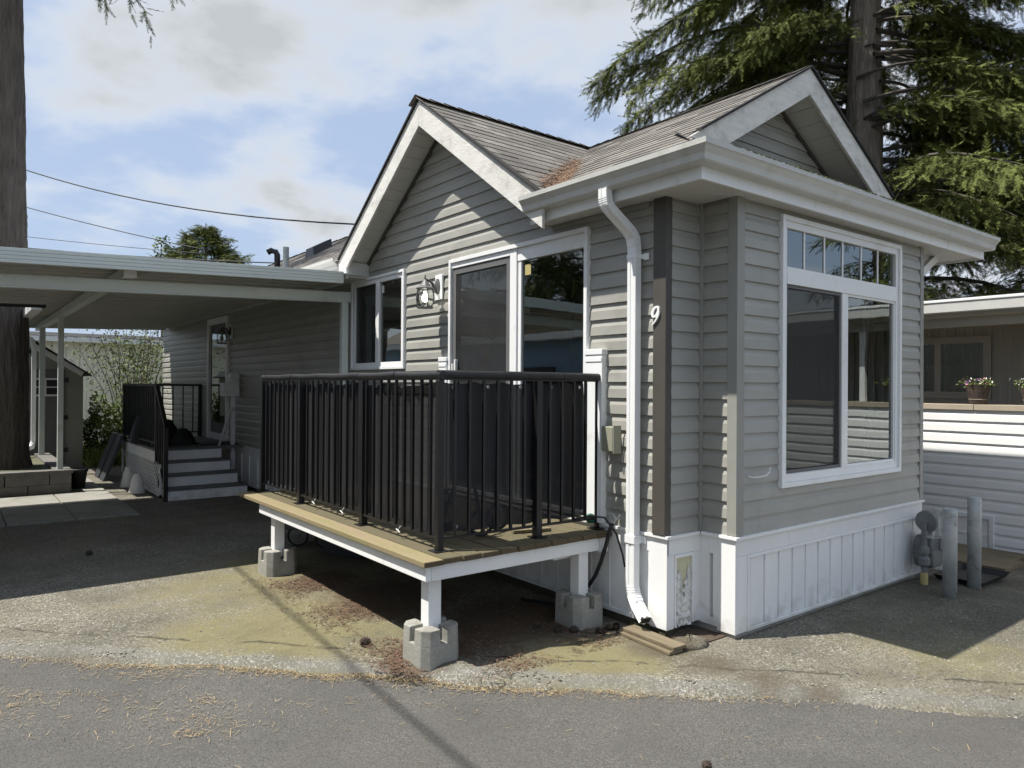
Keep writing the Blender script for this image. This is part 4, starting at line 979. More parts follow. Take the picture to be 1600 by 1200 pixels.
# ================================================================== CARPORT
cp = thing('carport', 'white metal carport roof attached to the side of the house', 'carport')
cz = lambda u: 2.93 + .0345 * (u + .706)
CF = 4.57
def slab(mb, u0, u1, v0, v1, top_off, bot_off):
    return mb.add([(u0, v0, cz(u0) + bot_off), (u1, v0, cz(u1) + bot_off), (u1, v1, cz(u1) + bot_off), (u0, v1, cz(u0) + bot_off),
                   (u0, v0, cz(u0) + top_off), (u1, v0, cz(u1) + top_off), (u1, v1, cz(u1) + top_off), (u0, v1, cz(u0) + top_off)],
                  [(0, 3, 2, 1), (4, 5, 6, 7), (0, 1, 5, 4), (1, 2, 6, 5), (2, 3, 7, 6), (3, 0, 4, 7)])
v = CF + .03; i = 0
while v < 14.2:
    ul = -5.6 if v < 9.4 else -3.08
    mb = slab(MB(), ul, -.42, v, v + .285, -.012, -.026)
    slab(mb, ul, -.42, v + .268, v + .300, -.012, -.048); slab(mb, ul, -.42, v + .13, v + .145, -.026, -.034)
    build('roof_pan', mb, 'carport_ceiling', cp); v += .30; i += 1
for k_ in range(4):   # grooved front fascia, one strip per rib
    a = -.0325 * k_; mb = slab(MB(), -5.6, -.706, CF, CF + .03, a - .001, a - .0305)
    slab(mb, -5.6, -.706, CF + .006, CF + .03, a - .0305, a - .0335); build('fascia_strip', mb, 'carport_metal', cp, .002)
build('front_beam', slab(MB(), -5.6, -.425, 4.98, 5.05, -.175, -.285), 'carport_metal', cp, .004)
build('beam_lip', slab(MB(), -5.6, -.425, 4.972, 5.058, -.285, -.297), 'carport_metal', cp)
build('long_beam', slab(MB(), -2.83, -2.73, 4.82, 13.9, -.06, -.165), 'carport_metal', cp, .004)
build('beam_cap', slab(MB(), -2.835, -2.725, 4.812, 4.8195, -.055, -.170), 'white_vinyl', cp)
build('ledger', slab(MB(), -.42, -.37, 4.9, 14.1, -.004, -.05), 'carport_metal', cp)
build('back_edge', slab(MB(), -5.6, -3.05, 9.42, 9.47, .0, -.09), 'black_metal', cp)
build('back_edge', slab(MB(), -3.08, -.42, 14.2, 14.24, -.0, -.09), 'carport_metal', cp)
for (x, y, w_, zb) in ((-.49, 5.02, .075, 0), (-2.80, 10.05, .075, .36), (-2.80, 12.85, .09, .05), (-5.2, 5.02, .09, 0), (-5.2, 9.2, .09, 0)):
    p_ = build('post', MB().box(x - w_ / 2, x + w_ / 2, y - w_ / 2, y + w_ / 2, zb, cz(x) - .166 if x > -5 and y > 6 else cz(x) - .297), 'carport_metal', cp, .004)
    for s_ in (-1, 1): box('post_flute', (x + s_ * w_ * .22 - .006, x + s_ * w_ * .22 + .006, y - w_ / 2 - .004, y - w_ / 2, zb + .05, cz(x) - .32), 'carport_metal', p_)
build('side_gutter', slab(MB(), -3.22, -3.08, 9.6, 14.2, .0, -.12), 'white_vinyl', cp, .006)
spout([(-3.13, 13.2, 2.72), (-3.13, 13.2, 2.62), (-3.08, 13.15, 2.54), (-2.95, 12.98, 2.47), (-2.92, 12.95, 2.38), (-2.92, 12.95, .62), (-2.95, 12.9, .5), (-3.15, 12.7, .44)], 'downspout', cp, w=.085, h=.07)

# ================================================================== ENTRY STEPS
st = thing('entry_steps', 'white-fronted entry steps and landing under the carport', 'steps')
LZ = .69
for i in range(4):
    zt = LZ * (i + 1) / 4; v0 = 8.25 + .25 * i; ur = (-.55, -.62, -.66, -.72)[i]
    box('riser', (-1.68, ur, v0 + .02, v0 + .05, zt - LZ / 4 + .002, zt - .03), 'white_paint', st, .002)
    if i < 3: box('tread', (-1.69, ur + .01, v0, v0 + .27, zt - .03, zt), 'shed_grey', st, .004)
v = 9.0
while v < 11.6: box('landing_board', (-1.68, -.37, v, v + .135, LZ - .03, LZ), 'shed_grey', st, .003); v += .14
box('side_rim', (-1.69, -1.66, 9.02, 11.6, LZ - .19, LZ - .031), 'white_paint', st, .003)
box('side_stringer', (-1.672, -1.65, 8.35, 9.0, .02, .12), 'white_paint', st)
lat = bpy.data.objects.new('lattice', None); COL.objects.link(lat); lat.parent = st
n = 0
for s_ in (-1, 1):
    y = 8.5
    while y < 12.4:
        p0 = [y, .03]; L_ = .47; p1 = [y + s_ * L_, .03 + L_]
        ya, yb = min(p0[0], p1[0]), max(p0[0], p1[0])
        if ya > 8.62 and yb < 11.55: build('lattice_slat', MB().bar((-1.68 - .006 * s_, p0[0], p0[1]), (-1.68 - .006 * s_, p1[0], p1[1]), .026, .006, up=(1, 0, 0)), 'white_vinyl', lat)
        y += .10
for b in ((-1.70, -1.672, 8.62, 11.58, .02, .05), (-1.70, -1.672, 8.62, 8.66, .02, .5), (-1.70, -1.672, 11.55, 11.59, .02, .5)): box('lattice_frame', b, 'white_vinyl', lat)
sr = thing('step_railing', 'plain black metal railing round the entry landing', 'railing')
RT = 1.68
for (x, y, z0_, z1_) in ((-1.66, 9.02, .48, RT), (-1.66, 11.58, LZ, RT), (-.39, 11.58, LZ, RT), (-1.70, 8.27, .0, 1.05)): build('post', MB().box(x - .028, x + .028, y - .028, y + .028, z0_, z1_), 'black_metal', sr)
build('top_rail', MB().bar((-1.66, 9.02, RT - .02), (-1.66, 11.58, RT - .02), .045, .04), 'black_metal', sr)
build('top_rail', MB().bar((-1.66, 11.58, RT - .021), (-.39, 11.58, RT - .021), .045, .04), 'black_metal', sr)
build('bottom_rail', MB().bar((-1.66, 9.02, LZ + .09), (-1.66, 11.58, LZ + .09), .03, .025), 'black_metal', sr)
build('bottom_rail', MB().bar((-1.66, 11.58, LZ + .09), (-.39, 11.58, LZ + .09), .03, .025), 'black_metal', sr)
build('hand_rail', MB().bar((-1.66, 9.02, RT - .06), (-1.70, 8.25, 1.05), .05, .07), 'black_metal', sr)
build('stair_rail', MB().bar((-1.66, 9.0, LZ + .02), (-1.70, 8.27, .14), .03, .03), 'black_metal', sr)
y = 9.14
while y < 11.5: build('baluster', MB().box(-1.67, -1.65, y - .01, y + .01, LZ + .09, RT - .03), 'black_metal', sr); y += .125
x = -1.56
while x < -.45: build('baluster', MB().box(x - .01, x + .01, 11.57, 11.59, LZ + .09, RT - .03), 'black_metal', sr); x += .175
for k_ in range(1, 7):
    t_ = k_ / 7; y = 9.0 - .74 * t_; build('baluster', MB().box(-1.69, -1.672, y - .009, y + .009, LZ + .02 - .54 * t_, RT - .08 - .57 * t_), 'black_metal', sr)
# things on and around the landing
mb_ = MB().box(-.92, -.36, 9.35, 9.9, LZ + .003, LZ + .02); tag(build('door_mat', mb_, 'rubber', None, .004), 'black rubber mat on the landing by the front door', 'mat')
bag = MB(); prof = []
sm_ = thing('shopping_bags', 'heap of dark bags slumped on the landing against the railing', 'bags')
for (cx, cy, r, h) in ((-1.5, 10.4, .24, .62), (-1.32, 10.0, .22, .40), (-1.12, 9.8, .18, .26), (-1.5, 9.5, .13, .30)):
    b_ = MB(); nn_ = 14; rings = 7
    for j in range(rings + 1):
        f = j / rings; rad = r * (1.05 - .75 * f ** 2)
        for k_ in range(nn_):
            a = math.tau * k_ / nn_; q = rad * (1 + .14 * math.sin(3 * a + cx * 9) + .08 * math.sin(7 * a + f * 6)); b_.v.append((cx + q * math.cos(a), cy + q * math.sin(a), LZ + .002 + h * f))
    b_.f = [(j * nn_ + k_, j * nn_ + (k_ + 1) % nn_, (j + 1) * nn_ + (k_ + 1) % nn_, (j + 1) * nn_ + k_) for j in range(rings) for k_ in range(nn_)] + [tuple(range(rings * nn_, rings * nn_ + nn_))]
    build('bag', b_, 'rubber', sm_, smooth=True)
mbx = thing('mailbox', 'grey post-mounted mailbox beside the landing steps', 'mailbox')
box('mail_post', (-.49, -.43, 9.28, 9.34, .0, 1.52), 'white_paint', mbx, .003)
build('box_body', MB().box(-.64, -.39, 9.2, 9.42, 1.48, 1.68), 'white_paint', mbx, .006); box('box_lid', (-.65, -.385, 9.19, 9.43, 1.681, 1.70), 'white_paint', mbx, .003)
build('paper_holder', MB().prism([(-.53, 9.21, 1.701), (-.39, 9.21, 1.701), (-.39, 9.21, 1.84), (-.42, 9.21, 1.87), (-.51, 9.21, 1.86), (-.53, 9.21, 1.82)], (0, .2, 0)), 'white_plastic', mbx, .004)
tag(build('cane', MB().tube([(-.72, 9.15, LZ + .001), (-.55, 9.2, 1.22), (-.53, 9.2, 1.28), (-.49, 9.2, 1.29), (-.475, 9.2, 1.25)], .017, 8), 'white_plastic', None, smooth=True), 'white cane leaning on the mailbox post', 'cane')
tag(build('power_box', MB().box(WU - .07, WU - .018, 6.55, 6.68, 1.57, 1.76).box(WU - .08, WU - .069, 6.52, 6.56, 1.53, 1.80), 'galv', None, .004), 'dark weatherproof outlet box on the shaded wall behind the railing', 'outlet box')
ob = thing('outlet_box', 'tan weatherproof outlet box with open lid beside the downspout', 'outlet box')
build('box_body', MB().box(WU - .085, WU - .017, .715, .83, 1.21, 1.39), 'outlet_tan', ob, .008)
build('box_lid', MB().prism([(WU - .085, .713, 1.20), (WU - .03, .69, 1.20), (WU - .03, .69, 1.40), (WU - .085, .713, 1.40)], (-.004, -.010, 0)), 'outlet_tan', ob, .002)
for k_, (y, zt, lab) in enumerate(((9.9, .30, 'white jug nearest the steps beside the lattice'), (10.7, .33, 'white jug further back beside the lattice'))):
    j = build('jug', MB().lathe([(.115, 0), (.118, .02), (.075, .22), (.045, .29), (.04, zt)], (-1.86 + .02 * k_, y - .5, 0), 14), 'white_plastic', None, smooth=True); tag(j, lab, 'jug', 'jugs by the lattice')
for k_, y in enumerate((11.2, 11.75)):
    tag(build('dark_board', MB().prism([(-2.05, y, 0), (-2.0, y, 0), (-1.72, y, .78), (-1.77, y, .78)], (0, .42, 0)), 'grey_plastic', None), ('dark board leaning on the landing, nearer the camera', 'dark board leaning on the landing, farther back')[k_], 'board', 'boards leaning on the landing')

# ================================================================== PAVING, PLANTER, LEFT TREE
pav = build('paving', MB().box(-6, -2.2, 7.30, 13.5, -.10, .006), 'gravel', kind='structure')
for r_ in range(2):
    for c_ in range(6):
        x1_ = -2.215 - c_ * .70; y0_ = 7.32 + r_ * 1.26
        box('paver', (x1_ - .685, x1_, y0_, y0_ + 1.245, .0065, .028 + random.uniform(-.003, .003)), 'slab', pav, .005)
for r_ in range(3): box('paver', (-2.66, -2.215, 9.86 + r_ * .9, 10.74 + r_ * .9, .0065, .027), 'slab', pav, .005)
pl = thing('block_planter', 'low grey concrete block planter at the foot of the big trunk', 'planter')
for r_ in range(2):
    x = -2.67 - (.28 if r_ else 0)
    if r_: box('block', (-2.945, -2.67, 9.85, 10.04, .165, .318), 'block', pl, .004)
    while x > -6: box('block', (x - .545, x - .005, 9.85 + random.uniform(-.004, .004), 10.04, .01 + r_ * .155, .01 + r_ * .155 + .152), 'block', pl, .004); x -= .55
    y = 10.045
    while y < 13.2: box('block', (-2.86, -2.67 + random.uniform(-.003, .003), y, y + .54, .01 + r_ * .155, .01 + r_ * .155 + .152), 'block', pl, .004); y += .55
for k_ in range(6): box('cap_stone', (-2.65 - (k_ + 1) * .6 + .004, -2.65 - k_ * .6, 9.83, 10.06, .319, .372), 'block', pl, .004)
box('cap_stone', (-2.88, -2.65, 10.065, 13.2, .319, .370), 'block', pl, .004)
box('soil', (-6, -2.87, 10.05, 13.2, .05, .33), 'earth', pl)
def tree_trunk(name, pts, rad, m, parent, n=20, seed=0, furrow=.0, ridges=16):
    """tapered trunk; furrow > 0 cuts broken vertical bark plates into it"""
    P = [Vector(p) for p in pts]; rings = 320 if furrow else 60; n = 110 if furrow else n
    f = np.linspace(0, len(P) - 1 - 1e-6, rings + 1); i0 = f.astype(int); w = (f - i0)[:, None]
    PA = np.array(P); c = PA[i0] * (1 - w) + PA[i0 + 1] * w; ra = np.array(rad); r = (ra[i0] * (1 - w[:, 0]) + ra[i0 + 1] * w[:, 0])[:, None]
    a = np.linspace(0, math.tau, n, endpoint=False)[None, :]; z = c[:, 2:3]; rg = np.random.default_rng(seed)
    q = 1 + .035 * np.sin(5 * a + z * .7) + .03 * np.sin(9 * a - z * 1.3)
    if furrow:
        ph = ridges * a + 1.6 * np.sin(1.1 * z + 3 * a) + 1.1 * np.sin(2.7 * z - 5 * a + 1) + .6 * np.sin(6.1 * z + 2 * a)
        plate = np.abs(np.sin(ph)) ** .55 * (.65 + .35 * np.sin(4.3 * z + 4 * np.sin(2 * a) + 2 * np.sin(ph * .5)) ** 2)
        q = q + furrow / r * (plate - .6) + rg.normal(0, .06 * furrow, q.shape) / r
    V = np.stack([c[:, 0:1] + q * r * np.cos(a), c[:, 1:2] + q * r * np.sin(a), np.broadcast_to(z, q.shape)], 2).reshape(-1, 3)
    j_, k_ = np.meshgrid(np.arange(rings), np.arange(n), indexing='ij'); k2 = (k_ + 1) % n
    F = np.stack([j_ * n + k_, j_ * n + k2, (j_ + 1) * n + k2, (j_ + 1) * n + k_], 2).reshape(-1, 4)
    return npmesh(name, V, F, m, parent, smooth=True)
# --- conifer foliage made of drooping sprays
def spray_template(seed, n=30, L=.50):
    r = np.random.default_rng(seed); V = []
    for i in range(n):
        s = (i + .5) / n * L; side = 1 if i % 2 else -1; ln = (.15 - .085 * i / n) * r.uniform(.7, 1.2)
        base = np.array([s, 0, -.10 * (s / L) ** 2 * L]); d = np.array([.75, side * r.uniform(.5, 1.0), r.uniform(-.45, .15)]); d /= np.linalg.norm(d)
        w = np.cross(d, [0, 0, 1.]); w /= np.linalg.norm(w); w = w * .75 + np.array([0, 0, r.uniform(-.6, .6)]); tip = base + d * ln
        V += [base + d * ln * .1 + w * .014, tip, base + d * ln * .1 - w * .014]
    V += [np.array([0, -.008, 0]), np.array([L * 1.12, 0, -.12 * L]), np.array([0, .008, 0])]
    return np.array(V)
SPR = [spray_template(s) for s in range(5)]
def place_sprays(base, dirs, scale, tint):
    """vectorised: put sprays at base pointing along dirs"""
    n = len(base); d = dirs / np.linalg.norm(dirs, axis=1, keepdims=True)
    up = np.tile([0, 0, 1.], (n, 1)); s = np.cross(up, d); s /= np.maximum(np.linalg.norm(s, axis=1, keepdims=True), 1e-3); u = np.cross(d, s)
    roll = RNG.uniform(-.9, .9, n)[:, None]; s2 = s * np.cos(roll) + u * np.sin(roll); u2 = np.cross(d, s2)
    kinds = RNG.integers(0, len(SPR), n); Vs = []; Ts = []
    for kk in range(len(SPR)):
        idx = np.where(kinds == kk)[0]; T = SPR[kk]
        W_ = base[idx, None, :] + scale[idx, None, None] * (T[None, :, 0:1] * d[idx, None, :] + T[None, :, 1:2] * s2[idx, None, :] + T[None, :, 2:3] * u2[idx, None, :])
        Vs.append(W_.reshape(-1, 3)); Ts.append(np.repeat(tint[idx], len(T) // 3))
    V = np.concatenate(Vs); return V, np.arange(len(V)).reshape(-1, 3), np.concatenate(Ts)
def conifer(name, label, base, H_, r0, limbs, group=None, bark='bark', trunk_n=20, seed=1, dens=1.0, lean=(0, 0), size=1.0, furrow=0.):
    """limbs: list of (z, azimuth, length, droop)"""
    t = thing(name, label, 'tree', group, loc=base)
    tree_trunk('trunk', [(0, 0, -.1), (0, 0, .5), (lean[0] * .3, lean[1] * .3, H_ * .3), (lean[0], lean[1], H_)], [r0 * 1.5, r0 * 1.08, r0 * .88, r0 * .12], bark, t, trunk_n, seed, furrow)
    B = []; D = []; S = []; C = []; mb = MB(); rg = np.random.default_rng(seed)
    for (z, az, L, dr) in limbs:
        ca, sa_ = math.cos(az), math.sin(az); path = []; m = 9
        for i in range(m + 1):
            f = i / m; rr_ = L * (f ** .92); zz_ = z + L * (.10 * math.sin(f * 2.2) - dr * f ** 1.7 + .10 * max(0, f - .75))
            path.append(np.array([ca * rr_ + .12 * L * sa_ * math.sin(f * 3 + z), sa_ * rr_ - .12 * L * ca * math.sin(f * 3 + z), zz_]))
        mb.tube([tuple(p) for p in path], [max(.008, .05 * size * (L / 4) * (1 - i / (m + 1))) for i in range(m + 1)], 5, caps=False)
        nsub = int(L * 12 * dens)
        for q in range(nsub):
            f = .12 + .88 * rg.random() ** .75; i = min(int(f * m), m - 1); p = path[i] + (path[i + 1] - path[i]) * (f * m - i)
            side = 1 if q % 2 else -1; bl = (.35 + .75 * (1 - f) * rg.random() + .2 * rg.random()) * min(1, L / 3) * size
            tang = path[i + 1] - path[i]; tang /= np.linalg.norm(tang); lat_ = np.array([-tang[1], tang[0], 0]) * side
            d = tang * .75 + lat_ * rg.uniform(.25, 1.0) + np.array([0, 0, -rg.uniform(.05, .55)]); d /= np.linalg.norm(d)
            ns = max(2, int(bl / .13)); tn = np.clip(rg.normal(.42 + .22 * f, .18), 0, 1)  # tint rises outward: lit tips and dark inner boughs painted into the colour
            for h in range(ns):
                g_ = (h + rg.random()) / ns; pp_ = p + d * bl * g_ + np.array([0, 0, -.25 * bl * g_ * g_])
                dd = d + rg.normal(0, .45, 3) + np.array([0, 0, -.12 * g_]); B.append(pp_); D.append(dd); S.append(rg.uniform(.42, .85) * size * (1.05 - .3 * g_)); C.append(np.clip(tn + rg.normal(0, .1) + .18 * g_, 0, 1))
    V, F_, T_ = place_sprays(np.array(B), np.array(D), np.array(S), np.array(C))
    cr_ = npmesh('crown', V, F_, 'spruce', t, tint=T_)
    build('limbs', mb, 'limb_bark', t)
    return t
# big trunk at left: only its bole and two branch tips show
lim = []
rr = random.Random(21)
for i in range(34): lim.append((rr.uniform(9.5, 17), rr.uniform(0, math.tau), rr.uniform(1.8, 3.2), rr.uniform(.10, .35)))
lim += [(8.7, math.atan2(9.75 - 11.19, -2.5 + 3.54), 1.9, .62), (8.9, math.atan2(9.12 - 11.19, -1.69 + 3.54), 2.85, .40)]
conifer('fir_tree', 'thick dark fir trunk rising past the carport at the left edge', (-3.55, 11.2, 0), 19, .40, lim, bark='bark_dark', trunk_n=26, seed=5, dens=.75, furrow=.030)
# big spruce behind the house at right
rr = random.Random(33); lim = []
CAM = math.atan2(-2.9 - 3.99, -4.14 - 9.81)       # direction from the spruce towards the camera
def side_ok(a, lim_=.62): return abs((a - CAM + math.pi) % math.tau - math.pi) > lim_
z = 3.2
while z < 11.6:
    for q in range(4):
        a = rr.uniform(0, math.tau)
        if not side_ok(a): continue
        lim.append((z + rr.uniform(-.2, .2), a, rr.uniform(2.6, 4.6) * (1.0 if z < 10 else 1.3 - .05 * z), rr.uniform(.22, .5)))
    z += .30
pL = math.atan2(.613, -.79)     # image-left seen from the camera
for z_, L_, dr_, da in ((9.6, 5.4, .42, .0), (8.9, 5.3, .33, -.12), (8.2, 4.9, .30, .15), (8.6, 4.6, .36, -.3), (7.4, 4.1, .34, .25), (7.1, 3.3, .4, .45), (9.9, 4.4, .2, .1), (10.6, 3.9, .22, -.1)): lim.append((z_, pL + da, L_, dr_))
for q in range(26): lim.append((rr.uniform(4.5, 11.2), pL + math.pi / 2 * rr.choice((-1, 1)) * 0 + (math.pi if rr.random() < .55 else 0) + rr.uniform(-.75, .75), rr.uniform(1.8, 4.2), rr.uniform(.25, .5)))
for z_, L_, dr_, da in ((9.2, 4.8, .35, .0), (8.1, 4.6, .45, .2), (7.0, 4.4, .4, -.2), (6.2, 4.2, .35, .1), (10.3, 4.4, .3, -.1), (5.5, 3.8, .3, .3)): lim.append((z_, pL + math.pi + da, L_, dr_))
spr = conifer('spruce_tree', 'tall drooping spruce with bare trunk showing behind the front gable', (10.4, 4.3, 0), 20, .39, lim, seed=8, dens=2.6, furrow=.018)
def copy_tree(src, loc, rotz, s, label, name):
    r = src.copy(); COL.objects.link(r); r.location = loc; r.rotation_euler = (0, 0, rotz); r.scale = (s, s, s); r['label'] = label; r.name = name
    for ch in src.children:
        c = ch.copy(); COL.objects.link(c); c.parent = r
    return r
# a second, full-skirted spruce as the model for the others
rr = random.Random(3); lim = []
z = 1.2
while z < 11.5:
    for q in range(5): lim.append((z + rr.uniform(-.2, .2), rr.uniform(0, math.tau), max(.4, 3.4 * (1 - z / 12.2)) * rr.uniform(.75, 1.15), rr.uniform(.15, .4)))
    z += .40
sp2 = conifer('spruce_tree', 'dark bushy spruce beyond the neighbouring porch roof', (14.2, 1.2, 0), 12.2, .2, lim, seed=14, dens=1.0)
copy_tree(sp2, (12.8, 5.9, 0), 1.3, .8, 'dark spruce behind the right end of the front gutter', 'spruce_tree')
copy_tree(sp2, (17.5, -1.6, 0), 2.2, .95, 'spruce at the right edge far behind the porch roof', 'spruce_tree')
copy_tree(sp2, (17.0, -7.1, 0), .7, 1.0, 'spruce across the lane seen mirrored in the transom panes', 'spruce_tree')
rr = random.Random(77); lim = []
z = 4.6
while z < 7.75:
    for q in range(8): lim.append((z, rr.uniform(0, math.tau), (7.9 - z) * rr.uniform(.55, .85) + .12, rr.uniform(-.35, .05)))
    z += .16
conifer('spruce_tree', 'pointed evergreen top showing above the carport roof', (3.65, 26.5, 0), 7.9, .16, lim, seed=31, dens=2.2, size=.9)
for (x, y, r, k_, lab) in ((-12.5, 9.0, .3, 1.25, 'spruce added behind the blue home to block sky, mirrored high in the patio glass'), (-13.5, 3.0, 2.0, 1.35, 'unseen spruce added left of the drive to block sky from the carport'), (-12.0, 15.5, 3.3, 1.2, 'unseen spruce added beyond the far end of the blue home to block sky'), (-13.0, -2.5, 4.4, 1.3, 'unseen spruce added far left beside the lane to block sky'), (-11.5, 12.2, 5.2, 1.15, 'middle spruce of the added sky-blocking row behind the blue home')): copy_tree(sp2, (x, y, 0), r, k_, lab, 'spruce_tree')  # added spruces: block the left sky over the carport, darken the patio reflections

# ================================================================== SHED, WHITE BUILDING, SHRUBS AT LEFT
sh = thing('garden_shed', 'small gabled garden shed with grey doors behind the carport posts', 'shed')
sy = 14.1; s0, s1, ax_ = -3.95, -2.0, -2.98
build('wall', MB().prism([(s0, sy, 0), (s1, sy, 0), (s1, sy, 1.92), (ax_, sy, 2.52), (s0, sy, 1.92)], (0, 2.0, 0)), 'shed_wall', sh)
build('roof', MB().prism([(ax_, sy - .12, 2.62), (s1 + .14, sy - .12, 1.86), (s1 + .14, sy - .12, 1.83), (ax_, sy - .12, 2.57), (s0 - .14, sy - .12, 1.83), (s0 - .14, sy - .12, 1.86)], (0, 2.25, 0)), 'tar', sh)
for (a, b) in ((-3.7, -2.99), (-2.97, -2.30)):
    d = box('door', (a, b, sy - .03, sy - .001, .05, 1.95), 'shed_grey', sh, .004)
    w_ = build('door_window', frame_ring(MB(), 'F', sy - .045, sy - .031, a + .12, b - .1, 1.42, 1.78, .035), 'white_vinyl', d)
    build('door_glass', MB().box(a + .155, b - .135, sy - .036, sy - .0305, 1.455, 1.745), 'rubber', d); box('muntin', ((a + b) / 2 - .01, (a + b) / 2 + .01, sy - .044, sy - .037, 1.455, 1.745), 'white_vinyl', d); box('muntin', (a + .155, b - .135, sy - .0435, sy - .0365, 1.59, 1.61), 'white_vinyl', d)
    for z_ in (.3, .95, 1.7): box('hinge', (b - .03, b + .05, sy - .042, sy - .031, z_, z_ + .09), 'black_metal', d)
box('corner_post', (s1 - .12, s1 + .01, sy - .02, sy + .03, 0, 1.9), 'shed_wall', sh)
for q_ in ((s0, ax_, 1.87, 2.50), (s1, ax_, 1.87, 2.50)): build('gable_trim', MB().bar((q_[0], sy - .015, q_[2]), (q_[1], sy - .015, q_[3]), .03, .10), 'white_vinyl', sh)
for k_ in range(9): box('side_plank', (s1 + .001, s1 + .02, sy + .08, sy + 1.98, .05 + k_ * .2, .05 + k_ * .2 + .19), 'shed_wall', sh, .003)
build('gable_vent', MB().prism([(ax_ - .18, sy - .012, 2.26), (ax_ + .18, sy - .012, 2.26), (ax_, sy - .012, 2.4)], (0, .011, 0)), 'rubber', sh)
wb = thing('white_building', 'cream ribbed metal building in the sun beyond the shrub', 'building')
x = -4.2; k_ = 0
while x < 3.6: box('wall_panel', (x, x + .155, 20.0 + (.02 if k_ % 2 else 0), 20.06, -.1, 2.86 - .02 * (k_ % 2)), 'cream_metal', wb, .006); x += .16; k_ += 1
box('wall_core', (-4.2, 3.6, 20.061, 22.4, -.1, 2.9), 'cream_metal', wb)
box('eave', (-4.4, 3.8, 19.75, 20.0, 2.8, 2.93), 'white_vinyl', wb)
build('roof', MB().prism([(-4.4, 19.75, 2.94), (-4.4, 22.6, 2.94), (-4.4, 21.2, 3.12)], (8.2, 0, 0)), 'tar', wb)
def leaves(name, pts, size, m, parent, seed=0, **p):
    rg = np.random.default_rng(seed); P = np.asarray(pts); n = len(P)
    d = rg.normal(0, 1, (n, 3)); d /= np.linalg.norm(d, axis=1, keepdims=True); e = np.cross(d, rg.normal(0, 1, (n, 3))); e /= np.linalg.norm(e, axis=1, keepdims=True)
    s = size * rg.uniform(.6, 1.3, n)[:, None]
    V = np.stack([P - d * s, P + e * s * .45, P + d * s, P - e * s * .45], 1).reshape(-1, 3)
    return npmesh(name, V, np.arange(n * 4).reshape(-1, 4), m, parent, tint=rg.random(n), **p)
sb = thing('multi_stem_shrub', 'tall shrub of many thin bare stems beside the landing', 'shrub', loc=(-.75, 16.0, 0))
rr = random.Random(6); mb = MB(); LP = []
for i in range(34):
    a = rr.uniform(0, math.tau); sp_ = rr.uniform(.25, 1.25); h = rr.uniform(2.3, 3.3); b0 = (rr.uniform(-.25, .25), rr.uniform(-.25, .25)); pts = []
    for j in range(6):
        f = j / 5; pts.append((b0[0] + math.cos(a) * sp_ * f ** 1.3 + rr.uniform(-.03, .03), b0[1] + math.sin(a) * sp_ * f ** 1.3 + rr.uniform(-.03, .03), h * f))
    mb.tube(pts, [.018, .016, .013, .010, .007, .004], 5, caps=False)
    for q in range(90):
        f = .5 + .5 * rr.random() ** .8; k_ = min(int(f * 5), 4); p = Vector(pts[k_]).lerp(Vector(pts[k_ + 1]), f * 5 - k_)
        g_ = .10 + .16 * f; LP.append((p.x + rr.gauss(0, g_), p.y + rr.gauss(0, g_), p.z + rr.gauss(0, .12)))
build('stems', mb, 'stem', sb); leaves('crown', LP, .036, 'leaf', sb, 2)
def bush(name, label, loc, rx, rz, n, size, cat='bush', seed=0, m='leaf'):
    t = thing(name, label, cat, loc=loc); rg = np.random.default_rng(seed); q = rg.normal(0, 1, (n, 3)); q /= np.linalg.norm(q, axis=1, keepdims=True)
    r = rg.uniform(.35, 1.0, n)[:, None] ** .6 * (1 + .22 * np.sin(q[:, :1] * 7 + seed) + .18 * np.sin(q[:, 2:] * 9)); P = q * r * np.array([rx, rx, rz]) + np.array([0, 0, rz * .95]); P = P[P[:, 2] > .02]
    leaves('foliage', P, size, m, t, seed)
    st_ = MB()
    for i in range(7): st_.tube([(rg.normal(0, .06), rg.normal(0, .06), 0), (rg.normal(0, rx * .5), rg.normal(0, rx * .5), rz * 1.5)], [.015, .005], 5)
    build('stems', st_, 'stem', t); return t
bush('leafy_bush', 'round green leafy bush between the shed and the stemmed shrub', (-1.45, 15.2, 0), .5, .68, 3200, .045, seed=3)
bush('leafy_bush', 'low green bush at the foot of the stemmed shrub', (-.6, 15.0, 0), .5, .38, 2200, .05, seed=5)
#bush('leafy_bush', 'grey green hedge at the back against the cream building', (1.2, 18.5, 0), 1.3, 1.2, 4200, .07, seed=8)
rg = np.random.default_rng(4); n = 4200
gx = np.stack([rg.uniform(-1.95, .4, n), rg.uniform(13.6, 17.0, n), np.zeros(n)], 1); hgt = rg.uniform(.12, .42, n)[:, None]; dd = rg.normal(0, .4, (n, 3)); dd[:, 2] = 1; ww = np.stack([rg.normal(0, 1, n), rg.normal(0, 1, n), np.zeros(n)], 1) * .012
Vg = np.stack([gx - ww, gx + ww, gx + dd * hgt], 1).reshape(-1, 3)
go = npmesh('grass', Vg, np.arange(n * 3).reshape(-1, 3), 'grass', tint=rg.random(n), kind='stuff'); tag(go, 'weedy grass growing round the shrubs at the back', 'grass')
build('garden_bed', MB().box(-2.0, 4, 13.6, 19.8, -.05, .012), 'earth', kind='structure')
pt = thing('flower_pot', 'dark empty pot tucked behind the planter corner', 'pot', loc=(-2.52, 10.3, .028))
build('pot_body', MB().lathe([(.085, 0), (.12, .26), (.135, .265), (.135, .31), (.115, .31), (.10, .2)], (0, 0, 0), 16), 'rubber', pt, smooth=True)
